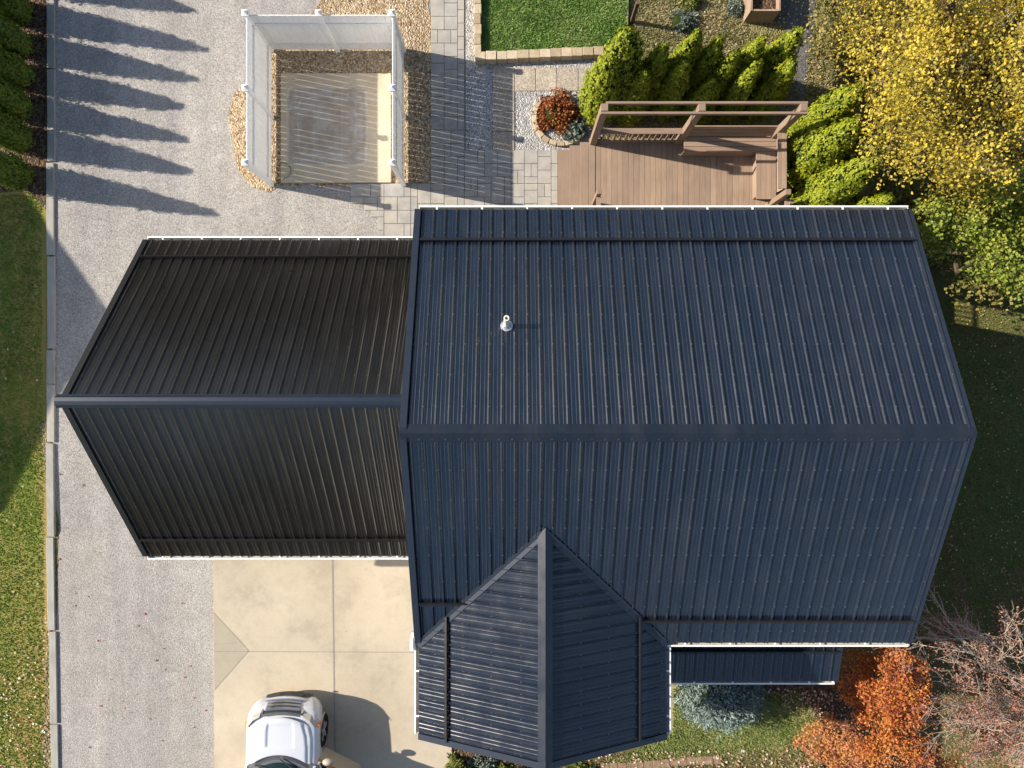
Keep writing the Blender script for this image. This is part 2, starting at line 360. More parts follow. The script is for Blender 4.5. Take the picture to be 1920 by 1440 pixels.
def thing(name, label, cat, loc, group=None):
    o = bpy.data.objects.new(name, None); C.objects.link(o); o.location = loc; o.empty_display_size = .2
    return tag(o, label, cat, group)
def npmesh(name, V, Fq, mat, parent=None, k=4):
    """V (n,3) float, Fq (m,k) int"""
    me = bpy.data.meshes.new(name); V = np.asarray(V, np.float32); Fq = np.asarray(Fq, np.int32)
    me.vertices.add(len(V)); me.vertices.foreach_set('co', V.ravel())
    m = len(Fq); me.loops.add(m*k); me.loops.foreach_set('vertex_index', Fq.ravel())
    me.polygons.add(m); me.polygons.foreach_set('loop_start', np.arange(0, m*k, k, dtype=np.int32))
    me.polygons.foreach_set('loop_total', np.full(m, k, np.int32))
    me.materials.append(MAT[mat] if isinstance(mat, str) else mat); me.update(calc_edges=True)
    return link(name, me, parent)
def leaves(pts, size, aspect=1.6, up=None, upmix=0.0, jit=1.0, rng=RNG, droop=None):
    """diamond leaf quads; up = preferred normal (n,3) mixed in"""
    n = len(pts); sz = size*(0.6+0.8*rng.random(n))[:, None]
    nr = rng.normal(size=(n, 3)); nr /= np.linalg.norm(nr, axis=1)[:, None]
    if up is not None:
        nr = nr*(1-upmix)+up*upmix; nr /= np.linalg.norm(nr, axis=1)[:, None]+1e-9
    a = rng.normal(size=(n, 3))
    if droop is not None: a = a*.5+droop
    a -= nr*np.sum(a*nr, 1)[:, None]; a /= np.linalg.norm(a, axis=1)[:, None]+1e-9
    b = np.cross(nr, a)
    L = a*sz*aspect/2; W = b*sz/2
    fold = nr*sz*.15
    V = np.stack([pts-L, pts-W*1.0+L*.1+fold, pts+L, pts+W*1.0+L*.1+fold], 1).reshape(-1, 3)
    Fq = np.arange(4*n).reshape(-1, 4)
    return V, Fq
def join(parts):
    V = []; Fq = []; o = 0
    for v, f in parts: V.append(v); Fq.append(f+o); o += len(v)
    return np.concatenate(V), np.concatenate(Fq)

# flat ground sheets draped on the terrain; all cut on the same 1 m lines so they stay parallel
def sheet(name, poly, mat, dz, kind='structure', parent=None, thick=0.0):
    bm = bmesh.new()
    vs = [bm.verts.new((p[0], p[1], 0)) for p in poly]
    bm.faces.new(vs)
    xs = [p[0] for p in poly]; ys = [p[1] for p in poly]
    for y in (0, -4):
        if min(ys) < y < max(ys):
            bmesh.ops.bisect_plane(bm, geom=bm.verts[:]+bm.edges[:]+bm.faces[:], plane_co=(0, y, 0), plane_no=(0, 1, 0))
    for x in (8.4, 12.2):
        if min(xs) < x < max(xs):
            bmesh.ops.bisect_plane(bm, geom=bm.verts[:]+bm.edges[:]+bm.faces[:], plane_co=(x, 0, 0), plane_no=(1, 0, 0))
    for v in bm.verts: v.co.z = T(v.co.x, v.co.y)+dz
    bmesh.ops.recalc_face_normals(bm, faces=bm.faces)
    if thick:
        r = bmesh.ops.extrude_face_region(bm, geom=bm.faces[:])
        for e in r['geom']:
            if isinstance(e, bmesh.types.BMVert): e.co.z -= thick
    for f in bm.faces:
        if not thick and f.normal.z < 0: f.normal_flip()
    me = bpy.data.meshes.new(name); bm.to_mesh(me); bm.free(); me.materials.append(MAT[mat])
    o = link(name, me, parent)
    if kind and parent is None: o['kind'] = kind
    return o
def pix(*uv): return [tuple(G(u, v)[:2]) for u, v in uv]

# ================================================================ GROUND
def ragged(pts, amp=.07, step=.35):
    out = []
    for i, p in enumerate(pts):
        q = pts[(i+1) % len(pts)]; L = math.dist(p, q); n = max(1, min(60, int(L/step)))
        for k in range(n):
            t = k/n; a = amp if k else 0
            out.append((lerp(p[0], q[0], t)+random.uniform(-a, a), lerp(p[1], q[1], t)+random.uniform(-a, a)))
    return out
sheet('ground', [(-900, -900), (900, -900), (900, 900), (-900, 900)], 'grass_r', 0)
def edge_line(u):
    return [tuple(G(u, v)[:2]) for v in (-700, 720, 1008, 1200, 2600)]
sheet('lawn', [(-60, -30)]+[(-60, 30)]+edge_line(93), 'grass_l', .005)
sheet('gravel_driveway', [(-1.0, -27), (-1.0, 19)]+edge_line(99), 'gravel', .010)
sheet('mulch_bed', ragged(pix((-80, -80), (92, -80), (92, 398), (66, 372), (48, 352), (-10, 362), (-80, 365)), .05), 'mulch', .018)
sheet('edging_soil', ragged(pix((76, 790), (92, 790), (96, 1500), (78, 1500)), .03, .2), 'dirt', .012)
sheet('pea_gravel_bed', ragged(pix((640, -60), (809, -60), (809, 352), (745, 357), (736, 346), (530, 346), (505, 362), (470, 350), (441, 300), (428, 225), (440, 175), (466, 150), (490, 60), (580, 34), (598, 8)), .09), 'pea', .016)
PAT = [(658, 344), (808, 344), (808, -60), (873, -60), (873, 284), (1050, 284), (1050, 470), (712, 470), (712, 416), (658, 374)]
sheet('patio_joint_sand', pix(*PAT), 'joint', .022)
sheet('white_stone_bed', pix((873.5, -60), (893, -60), (893, 112), (1110, 100), (1190, 170), (1110, 283), (873.5, 283)), 'wstone', .028)
sheet('lawn_bank', pix((900, -60), (1178, -60), (1176, 50), (1130, 104), (900, 116)), 'grass_t', .14)
sheet('dry_ground', ragged(pix((1178, -60), (1500, -60), (1502, 60), (1490, 190), (1560, 215), (1700, 260), (1640, 400), (1450, 400), (1440, 268), (1100, 262), (1110, 100)), .08), 'dirt', .006)
sheet('leafy_ground', ragged(pix((1524, -80), (2100, -80), (2100, 420), (1800, 480), (1640, 400), (1560, 215), (1505, 190)), .1), 'dirt', .012)
sheet('asphalt_path', ragged(pix((1455, -80), (1530, -80), (1527, 60), (1507, 192), (1484, 190), (1478, 60), (1455, 40)), .02), 'asph', .020)
FL = [(-.2, -9.9), (9.6, -9.9), (9.0, -6.2), (-.2, -5.0)]
sheet('front_lawn', ragged(FL, .1), 'grass_b', .008)
sheet('front_mulch_bed', ragged(pix((1420, 1300), (1480, 1330), (1580, 1352), (1640, 1330), (1660, 1250), (1420, 1230)), .06), 'mulch', .014)
sheet('planting_bed', ragged(pix((838, 1400), (1010, 1400), (1120, 1440), (1120, 1520), (838, 1520)), .05), 'mulch', .014)
# concrete driveway with joints
DR = pix((401, 1000), (840, 1000), (846, 1385), (858, 1560), (404, 1560))
d_ = sheet('concrete_driveway', DR, 'conc', .05, thick=.05)
sheet('driveway_grey_section', pix((402.5, 1148), (468, 1219), (403.5, 1292)), 'conc2', .053)
mj = MB()
def joint(u0, v0, u1, v1, wd=.022):
    a = G(u0, v0); b = G(u1, v1); a.z = b.z = -.75+.0545
    n = Vector((-(b-a).y, (b-a).x, 0)).normalized()*wd/2
    mj.quad([a-n, b-n, b+n, a+n])
joint(624, 1030, 631, 1560, .035); joint(403, 1220, 846, 1222, .02); joint(402.5, 1148, 468, 1219, .013); joint(468, 1219, 403.5, 1292, .013)
joint(403, 1207, 451, 1203, .008)
o = mj.build('driveway_joint', MAT['joint']); o['kind'] = 'structure'
# pavers, random sizes on a 0.175 m grid, clipped to the patio outline
def inpoly(x, y, poly):
    c = False; j = len(poly)-1
    for i in range(len(poly)):
        if (poly[i][1] > y) != (poly[j][1] > y) and x < (poly[j][0]-poly[i][0])*(y-poly[i][1])/(poly[j][1]-poly[i][1])+poly[i][0]: c = not c
        j = i
    return c
PP = pix(*PAT); g = .175; occ = set(); pv = MB(); rp = random.Random(3)
x0 = min(p[0] for p in PP); y0 = min(p[1] for p in PP)
nx = int((max(p[0] for p in PP)-x0)/g)+1; ny = int((max(p[1] for p in PP)-y0)/g)+1
ok = {(i, j) for i in range(nx) for j in range(ny) if inpoly(x0+(i+.5)*g, y0+(j+.5)*g, PP)}
for j in range(ny-1, -1, -1):
    for i in range(nx):
        if (i, j) in occ or (i, j) not in ok: continue
        for (a, b) in rp.sample([(2, 2), (2, 2), (2, 2), (3, 2), (2, 3), (1, 2), (2, 1)], 7)+[(1, 1)]:
            cells = [(i+p, j-q) for p in range(a) for q in range(b)]
            if all(c in ok and c not in occ for c in cells):
                occ.update(cells); e = .006; h = .042+rp.uniform(-.002, .002)
                pv.box(x0+i*g+e, x0+(i+a)*g-e, y0+(j-b+1)*g+e, y0+(j+1)*g-e, .02, h); break
o = pv.build('paver_patio', 'paver', bevel=.004); o['kind'] = 'structure'
# square aggregate slabs set in the white stones
sl = MB(); es = [G(u, 0).x for u in (924, 965, 1004, 1044, 1084, 1124)]; fs = [G(0, v).y for v in (128, 172, 210, 248, 284)]
for k in range(5): sl.box(es[k]+.008, es[k+1]-.008, fs[1]+.006, fs[0], .02, .05)
for k in range(1, 4): sl.box(es[0]+.008, es[1]-.008, fs[k+1]+.008, fs[k]-.008, .02, .05)
o = sl.build('slab_path', 'slab', bevel=.006); o['kind'] = 'structure'

# landscape timbers along the gravel
brk = [-45, 130, 305, 480, 655, 829, 1006, 1182, 1356, 1530]
for k in range(9):
    a = G(97 + (0 if brk[k] < 900 else (brk[k]-900)*.012), brk[k]+1.5); b = G(97+(0 if brk[k+1] < 900 else (brk[k+1]-900)*.012), brk[k+1]-1.5)
    off = [0, .01, -.01, .015, 0, -.02, -.035, .0, .02][k]
    m = MB()
    if k == 4:
        c_ = Vector((lerp(a.x, b.x, .0), 0, 0)); m.beam(Vector((a.x, a.y, 0)), Vector((a.x, .001, 0)), .20, .13); m.beam(Vector((a.x, 0, 0)), Vector((b.x+.01, b.y, T(b.x, b.y))), .20, .13)
    else: m.beam(Vector((a.x+off, a.y, T(a.x, a.y)+.0)), Vector((b.x+off+.01, b.y, T(b.x, b.y)+.0)), .20, .13)
    o = m.build('landscape_timber', 'timber', bevel=.012)
    nm = ['at the top corner beside the hedge row', 'beside the middle of the hedge row', 'at the lowest hedge shrub', 'shaded, just below the hedge row', 'shaded, beside the garage ridge tip', 'half lit, just below the garage ridge tip', 'sunlit, beside the lower garage roof', 'sunlit, level with the concrete triangle', 'sunlit, at the bottom edge of the lawn'][k]
    tag(o, 'grey weathered timber edging lawn and gravel, '+nm, 'edging timber', 'timbers edging the gravel')

# block retaining wall round the raised lawn
bw = MB(); xw = G(896.5, 0).x
y = G(0, -60).y; yb = G(0, 112).y
rw = random.Random(8)
while y > yb+.1:
    h = .27+rw.uniform(-.01, .01); e = rw.uniform(-.012, .012)
    bw.box(xw-.09+e, xw+.09+e, y-h+.006, y, 0, .30+rw.uniform(-.01, .01)); y -= h
xa = G(892, 0).x
k = 0
while xa < G(1130, 0).x:
    wd = .275+rw.uniform(-.01, .01); yy = G(0, 114).y+ (xa-G(892, 0).x)*.045
    bw.box(xa, xa+wd-.008, yy-.11, yy+.11+rw.uniform(-.01, .01), 0, .29+rw.uniform(-.012, .012)); xa += wd; k += 1
tag(bw.build('retaining_wall', 'block', bevel=.012), 'low tan block retaining wall around the raised green lawn corner', 'wall')
# block edging at the bottom
be = MB(); xa = G(1130, 0).x*1.04
for k in range(14):
    x = 2.42+k*.235; yy = -10.33-.10*math.cos(k*.24)
    z = T(x, yy); be.box(x, x+.225, yy-.12, yy+.10, z-.05, z+.05+rw.uniform(-.01, .01))
tag(be.build('block_edging', plain('brown_block', (.24, .17, .11), .9, .1, .3, 9), bevel=.01), 'curved row of tan edging blocks at the bottom of the front lawn', 'edging')

# ================================================================ HOUSE
def slope_sheet(name, O, a, d, n, W, t0, t1, mat, parent, off=.06, cth=1.0):
    """ribbed steel sheet. O on ridge, a along ridge, d down slope (unit), n normal; t0/t1 slope lengths as functions of s"""
    prof = [0.0, W]; pts = []
    s = off; pts.append((0, 0))
    while s < W-.035:
        for q, h in ((-.032, 0), (-.012, .015), (-.006, .026), (.006, .026), (.012, .015), (.032, 0)):
            if 0 < s+q < W: pts.append((s+q, h))
        for mth in (.0762, .1524):
            for q, h in ((-.013, 0), (-.003, .0045), (.003, .0045), (.013, 0)):
                if 0 < s+mth+q < W: pts.append((s+mth+q, h))
        s += .2286
    pts = sorted(set(pts)); pts.append((W, 0))
    m = MB()
    rows = []
    for (s, h) in pts:
        p0 = O+a*s+d*t0(s)+n*h; p1 = O+a*s+d*max(t0(s)+.001, t1(s))+n*h
        rows.append((p0, p1))
    for (p, q) in zip(rows[:-1], rows[1:]): m.quad([p[0], q[0], q[1], p[1]])
    o = m.build(name, mat, parent)
    me = o.data
    for pl in me.polygons:
        pass
    return o
def slab_prism(name, quad, n, th, mat, parent, top=-.004):
    m = MB(); q = [Vector(p)+n*top for p in quad]; r = [p-n*th for p in q]
    m.quad(q); m.quad(r[::-1])
    for i in range(len(q)): m.quad([q[i], r[i], r[(i+1) % len(q)], q[(i+1) % len(q)]])
    return m.build(name, mat, parent)
def snow_guard(a, b, n, d, parent, mat='guard'):
    m = MB(); a = Vector(a); b = Vector(b)
    m.beam(a+n*.055, b+n*.055, .028, .05, n); m.beam(a+n*.028+d*.045, b+n*.028+d*.045, .05, .012, n)
    L = (b-a).length; u = (b-a).normalized(); s = .06
    while s < L:
        m.beam(a+u*s+n*.024+d*.02, a+u*s+n*.04+d*.075, .03, .02, n); s += .2286
    return m.build('snow_guard', mat, parent)
def gutter(a, b, out, parent, name='gutter'):
    """a,b along the eave edge; out = outward unit"""
    m = MB(); a = Vector(a); b = Vector(b); u = (b-a).normalized(); dn = Vector((0, 0, -1))
    def strip(o0, z0, o1, z1):
        # box-like strip between offsets
        m.quad([a+out*o0+dn*z0, b+out*o0+dn*z0, b+out*o1+dn*z1, a+out*o1+dn*z1])
    m.beam(a+out*.086+dn*.035, b+out*.086+dn*.035, .032, .02)           # rolled lip
    m.beam(a+out*.098+dn*.085, b+out*.098+dn*.085, .012, .09)           # outer face
    m.beam(a+out*(-.006)+dn*.08, b+out*(-.006)+dn*.08, .012, .09)        # back
    for e in (a, b): m.beam(e+out*.0+dn*.085, e+out*.10+dn*.085, .012, .085)
    g = m.build(name, 'gutter', parent)
    t = MB(); t.beam(a+out*.045+dn*.125, b+out*.045+dn*.125, .10, .012); t.build('gutter_trough', 'gutin', g)
    L = (b-a).length; s = .35
    while s < L:
        h = MB(); h.beam(a+u*s+out*(-.03)+dn*.026, a+u*s+out*.09+dn*.026, .035, .008); s += .9
        h.build('gutter_bracket', 'gutter', g)
    return g
p_ = .4585; cs = math.sqrt(1+p_*p_)
X0, X1, RY, RZ, EB, EF = -1.87, 7.89, -.84, 6.44, 3.46, -5.14
house = thing('house', 'large house with navy ribbed metal roof and a projecting front gable', 'house', (3, -1, 0))
# walls
m = MB(); zb = -3.4
prof = [(3.05, zb), (3.05, 4.45), (RY, 6.2), (-4.75, 4.45), (-4.75, zb)]
for xx in (-1.55, 7.55): m.quad([(xx, y, z) for y, z in (prof if xx < 0 else prof[::-1])])
for i in range(5):
    (ya, za), (yb_, zb_) = prof[i], prof[(i+1) % 5]; m.quad([(-1.55, ya, za), (7.55, ya, za), (7.55, yb_, zb_), (-1.55, yb_, zb_)])
m.build('wall', 'siding', house)
m = MB(); m.box(-1.5, 2.72, -6.6, -4.755, -1.2, 4.3)
m.quad([(-1.5, -6.6, 4.3), (2.72, -6.6, 4.3), (.61, -6.6, 5.35)]); m.build('wall', 'siding', house)
def window(x0, x1, y0, y1, z0, z1, ax):
    f = MB(); t = .05
    if ax == 'y':
        f.box(x0, x1, y0, y1, z0, z0+t); f.box(x0, x1, y0, y1, z1-t, z1); f.box(x0, x0+t, y0, y1, z0+t, z1-t); f.box(x1-t, x1, y0, y1, z0+t, z1-t)
        w_ = f.build('window', 'white', house); g_ = MB(); g_.box(x0+t, x1-t, min(y0, y1)+.02, max(y0, y1)-.015, z0+t, z1-t); g_.build('pane', 'glass', w_)
    else:
        f.box(x0, x1, y0, y1, z0, z0+t); f.box(x0, x1, y0, y1, z1-t, z1); f.box(x0, x1, y0, y0+t, z0+t, z1-t); f.box(x0, x1, y1-t, y1, z0+t, z1-t)
        w_ = f.build('window', 'white', house); g_ = MB(); g_.box(x0+.015, x1-.015, y0+t, y1-t, z0+t, z1-t); g_.build('pane', 'glass', w_)
window(2.6, 4.4, 3.052, 3.11, .6, 2.7, 'y'); window(5.2, 6.4, 3.052, 3.11, 1.4, 2.7, 'y'); window(-.9, .6, 3.052, 3.11, 1.2, 2.5, 'y')
window(3.6, 4.8, -4.81, -4.752, .6, 1.9, 'y'); window(5.8, 7.0, -4.81, -4.752, .6, 1.9, 'y'); window(-.4, 1.6, -6.66, -6.602, .6, 2.2, 'y')
window(7.552, 7.61, -.8, .6, 1.2, 2.6, 'x'); window(7.552, 7.61, -3.6, -2.2, 1.2, 2.6, 'x')
dB = Vector((0, 1, -p_)).normalized(); nB = Vector((0, p_, 1)).normalized()
dF = Vector((0, -1, -p_)).normalized(); nF = Vector((0, -p_, 1)).normalized()
ax = Vector((1, 0, 0)); W = X1-X0
slab_prism('roof_deck', [(X0, RY, RZ), (X1, RY, RZ), (X1, EB, RZ-p_*(EB-RY)), (X0, EB, RZ-p_*(EB-RY))], nB, .12, 'trim', house)
slab_prism('roof_deck', [(X0, RY, RZ), (X0, EF, RZ-p_*(RY-EF)), (X1, EF, RZ-p_*(RY-EF)), (X1, RY, RZ)], nF, .12, 'trim', house)
rb = slope_sheet('roof', Vector((X0, RY, RZ)), ax, dB, nB, W, lambda s: 0, lambda s: (EB-RY)*cs+.02, 'roof', house, .10)
rf = slope_sheet('roof', Vector((X0, RY, RZ)), ax, dF, nF, W, lambda s: 0, lambda s: (RY-EF)*cs+.02, 'roof', house, .10)
def zmain(y): return RZ-p_*abs(y-RY)
# snow guards
yb_ = 2.77; snow_guard((X0+.08, yb_, zmain(yb_)), (X1-.05, yb_, zmain(yb_)), nB, dB, rb)
yf = -4.21; snow_guard((X0+.08, yf, zmain(yf)), (-.80, yf, zmain(yf)), nF, dF, rf)
yf = -4.60; snow_guard((2.58, yf, zmain(yf)), (X1-.05, yf, zmain(yf)), nF, dF, rf)
# ridge cap
m = MB()
for (dd, nn) in ((dB, nB), (dF, nF)):
    a0 = Vector((X0-.05, RY, RZ)); b0 = Vector((X1+.06, RY, RZ))
    m.quad([a0+Vector((0, 0, .05)), b0+Vector((0, 0, .05)), b0+dd*.155+nn*.03, a0+dd*.155+nn*.03])
    m.quad([a0+dd*.155+nn*.03, b0+dd*.155+nn*.03, b0+dd*.165+nn*.004, a0+dd*.165+nn*.004])
m.build('ridge_cap', 'cap', house)
# rake trims
for xx in (X0-.01, X1+.01):
    m = MB()
    for (dd, nn, L) in ((dB, nB, (EB-RY)*cs), (dF, nF, (RY-EF)*cs)):
        a0 = Vector((xx, RY, RZ)); m.beam(a0+nn*(-.045)+dd*.02, a0+dd*(L+.01)+nn*(-.045), .11, .16, nn)
        s_ = .06 if xx > 0 else -.06
        m.beam(a0+nn*.03+dd*.06-ax*s_, a0+dd*(L+.01)+nn*.03-ax*s_, .02, .05, nn)
    m.build('rake_trim', 'trim', house)
ez = zmain(EB); gutter((X0+.02, EB, ez), (X1+.02, EB, ez), Vector((0, 1, 0)), house)
ez = zmain(EF); gutter((3.10, EF, ez), (X1+.02, EF, ez), Vector((0, -1, 0)), house)
# front gable
GX, GZ, GY, hw = .61, 5.61, -7.0, 2.46
ay = Vector((0, 1, 0))
def tv(s):
    y = GY+s
    if y < EF: return hw*cs
    return max(0, min(hw, (GZ-zmain(y))/p_))*cs
WG = -2.66-GY
for sg in (-1, 1):
    dG = Vector((sg, 0, -p_)).normalized(); nG = Vector((sg*p_, 0, 1)).normalized()
    r_ = slope_sheet('roof', Vector((GX, GY, GZ)), ay, dG, nG, WG, lambda s: 0, tv, 'roof_y', house, .09)
    slab_prism('roof_deck', [(GX, GY, GZ), (GX+sg*hw, GY, GZ-p_*hw), (GX+sg*hw, EF+.1, GZ-p_*hw), (GX, EF+.1, GZ)][::sg], nG, .12, 'trim', house, -.006)
    hh = 1.86 if sg < 0 else 1.86
    ytop = RY-(RZ-(GZ-p_*hh))/p_ - .02
    z_ = GZ-p_*hh
    snow_guard((GX+sg*hh, GY+.03, z_), (GX+sg*hh, ytop, z_), nG, dG, r_)
    # valley flashing
    va = Vector((GX, -2.655, GZ)); vb = Vector((GX+sg*hw, RY-(RZ-(GZ-p_*hw))/p_, GZ-p_*hw))
    m = MB(); u = (vb-va).normalized(); m.beam(va+Vector((0, 0, .02))+u*.02, vb+Vector((0, 0, .02)), .05, .035)
    m.beam(va+nG*.012+Vector((-sg*.0, -.10, 0))+dG*.02, vb+nG*.012+Vector((0, -.10, 0)), .10, .02, nG)
    m.build('valley_flashing', 'trim', house)
    m = MB(); a0 = Vector((GX, GY, GZ)); m.beam(a0+nG*(-.045)+dG*.02, a0+dG*(hw*cs)+nG*(-.045), .12, .165, nG)
    m.build('rake_trim', 'trim', house)
    if sg < 0: gutter((GX+sg*hw, GY+.02, GZ-p_*hw-.02), (GX+sg*hw, EF+.16, GZ-p_*hw-.02), Vector((sg, 0, 0)), house)
    else: gutter((GX+sg*hw, GY+.02, GZ-p_*hw-.02), (GX+sg*hw, EF-.1, GZ-p_*hw-.02), Vector((sg, 0, 0)), house)
m = MB()
for sg in (-1, 1):
    dG = Vector((sg, 0, -p_)).normalized(); nG = Vector((sg*p_, 0, 1)).normalized(); a0 = Vector((GX, GY-.02, GZ)); b0 = Vector((GX, -2.62, GZ))
    b1 = Vector((GX, -2.78, GZ))
    m.quad([a0+Vector((0, 0, .05)), b0+Vector((0, 0, .05)), b1+dG*.135+nG*.03, a0+dG*.135+nG*.03])
    m.quad([a0+dG*.135+nG*.03, b1+dG*.135+nG*.03, b1+dG*.145+nG*.004, a0+dG*.145+nG*.004])
m.build('ridge_cap', 'cap', house)
# downspouts
for (x, y, zt) in ((-1.93, -5.2, 4.2), (3.2, -5.32, 4.2)):
    m = MB(); m.beam((x-.03, y, zt-.05), (x-.03, y, zt-.4), .07, .09); m.beam((x-.03, y, zt-.4), (x+(.33 if x < 0 else -.3), y+.3, zt-.8), .07, .09); m.beam((x+(.33 if x < 0 else -.3), y+.3, zt-.8), (x+(.33 if x < 0 else -.3), y+.3, -.7), .07, .09)
    m.build('downspout', 'gutter', house)
m = MB(); m.beam((-1.97, -5.02, 4.50), (-1.97, -4.92, 4.50), .05, .12); m.beam((-2.0, -5.3, 4.42), (-2.0, -5.06, 4.42), .06, .16); m.build('gutter_elbow', 'gutter', house)
# porch roof on the right
dP = Vector((0, -1, -.27)).normalized(); nP = Vector((0, -.27, 1)).normalized(); cp = math.sqrt(1+.27**2)
PO = Vector((3.0, -4.76, 2.0+.27*(6.94-4.76)))
pr = slope_sheet('porch_roof', PO, ax, dP, nP, 4.56, lambda s: 0, lambda s: 2.18*cp+.02, 'roof', house, .09)
slab_prism('roof_deck', [PO, PO+dP*2.18*cp, PO+dP*2.18*cp+ax*4.56, PO+ax*4.56], nP, .10, 'trim', house, -.006)
def pz(y): return 2.0+.27*(y+6.94)
snow_guard((3.02, -6.15, pz(-6.15)), (7.52, -6.15, pz(-6.15)), nP, dP, pr)
gutter((3.02, -6.94, 2.0), (7.56, -6.94, 2.0), Vector((0, -1, 0)), house)
m = MB(); a0 = Vector((7.57, -4.8, pz(-4.8))); m.beam(a0-nP*.045, Vector((7.57, -6.95, pz(-6.95)))-nP*.045, .11, .15, nP); m.build('rake_trim', 'trim', house)
for x in (3.3, 5.2, 7.1):
    m = MB(); m.box(x-.07, x+.07, -6.78, -6.64, -.75, 1.93); m.build('porch_post', 'white', house, bevel=.005)
m = MB(); m.box(2.75, 7.3, -6.75, -4.76, -.76, -.55); m.build('porch_floor', 'conc', house)
# vent pipe
vb = Vector((-.10, 1.06, 0)); vb.z = zmain(vb.y)
tl = Vector((0, .30, 1)).normalized()
m = MB()
R_ = Vector((0, 0, 1)).rotation_difference(nB).to_matrix()
pr_ = []
for k in range(4):
    r, h = [(.115, .002), (.115, .024), (.085, .03), (.05, .10)][k]
    pr_.append((r, h))
m.lathe((0, 0, 0), pr_, 28); m.v = [tuple(vb+R_@Vector(p)) for p in m.v]
vp = m.build('vent_flashing', 'galv', house, smooth=False)
m = MB(); m.tube([vb, vb+tl*.40], [.052, .052], 20, cap=False)
m.tube([vb+tl*.40, vb+tl*.40], [.052, .03], 20, cap=False); m.tube([vb+tl*.40, vb+tl*.25], [.03, .03], 20, cap=False)
m.build('vent_pipe', 'pvc', house)
m = MB(); m.tube([vb+tl*.24, vb+tl*.25], [.04, .04], 16); m.build('pipe_mouth', 'black', house)

# garage wing (same building)
GR, GRZ, gh, GEZ = -.32, 5.30, 3.62, 2.28
pg = (GRZ-GEZ)/gh; cg = math.sqrt(1+pg*pg); GX0, GX1 = -8.42, -1.80
m = MB()
prof = [(GR+3.3, -1), (GR+3.3, 2.3), (GR, 5.0), (GR-3.3, 2.3), (GR-3.3, -1)]
for xx in (-8.12, -1.6): m.quad([(xx, y, z) for y, z in prof])
for i in range(5):
    (ya, za), (yc, zc) = prof[i], prof[(i+1) % 5]; m.quad([(-8.12, ya, za), (-1.6, ya, za), (-1.6, yc, zc), (-8.12, yc, zc)])
m.build('garage_wall', 'siding', house)
for x in (-7.3, -4.4):
    m = MB(); m.box(x, x+2.5, GR-3.35, GR-3.302, -.74, 1.5); gd = m.build('garage_door', 'white', house)
    for q in range(4): m = MB(); m.box(x+.12+q*.6, x+.58+q*.6, GR-3.36, GR-3.351, 1.1, 1.35); m.build('door_window', 'glass', gd)
for sg in (1, -1):
    d = Vector((0, sg, -pg)).normalized(); n = Vector((0, sg*pg, 1)).normalized()
    r_ = slope_sheet('garage_roof', Vector((GX0, GR, GRZ)), ax, d, n, GX1-GX0, lambda s: 0, lambda s: gh*cg+.02, 'roof_g', house, .13)
    ye = GR+sg*gh
    slab_prism('roof_deck', [(GX0, GR, GRZ), (GX1, GR, GRZ), (GX1, ye, GEZ), (GX0, ye, GEZ)][::sg], n, .12, 'trim_g', house)
    yy = GR+sg*3.14; zz = GRZ-pg*3.14
    snow_guard((GX0+.1, yy, zz), (GX1, yy, zz), n, d, r_)
    gutter((GX0+.02, ye, GEZ), (GX1, ye, GEZ), Vector((0, sg, 0)), house)
    m = MB(); a0 = Vector((GX0, GR, GRZ)); m.beam(a0-n*.045+d*.02, a0+d*gh*cg-n*.045, .12, .16, n); m.build('rake_trim', 'trim_g', house)
m = MB()
for sg in (1, -1):
    d = Vector((0, sg, -pg)).normalized(); n = Vector((0, sg*pg, 1)).normalized()
    a0 = Vector((GX0-.13, GR, GRZ+.055)); b0 = Vector((GX1+.1, GR, GRZ+.055)); k1 = Vector((0, sg*.07, -.012)); k2 = Vector((0, sg*.105, -.058)); k3 = k2+d*.03
    for (p, q) in ((Vector((0, 0, 0)), k1), (k1, k2), (k2, k3)): m.quad([a0+p, b0+p, b0+q, a0+q])
m.build('ridge_cap', 'cap_g', house)

# neighbouring house outside the left edge: its gable throws the pointed shadow over lawn and gravel
nb = thing('neighbour_house', 'neighbouring house beyond the left edge whose gable shades the lawn', 'house', (-26, 3.6, 0))
m = MB(); nx_, nyc, nz, nhw = -20.6, 3.45, 6.35, 5.6
prof = [(nyc+5.1, -1), (nyc+5.1, 3.6), (nyc, 6.1), (nyc-5.1, 3.6), (nyc-5.1, -1)]
for xx in (-32, nx_-.3): m.quad([(xx, y, z) for y, z in prof])
for i in range(5):
    (ya, za), (yc, zc) = prof[i], prof[(i+1) % 5]; m.quad([(-32, ya, za), (nx_-.3, ya, za), (nx_-.3, yc, zc), (-32, yc, zc)])
m.build('wall', 'siding', nb)
for sg in (1, -1):
    n = Vector((0, sg*.5, 1)).normalized(); ye = nyc+sg*nhw; slab_prism('roof', [(-32.3, nyc, nz), (nx_, nyc, nz), (nx_, ye, nz-.5*nhw), (-32.3, ye, nz-.5*nhw)][::sg], n, .15, 'roof_g', nb)

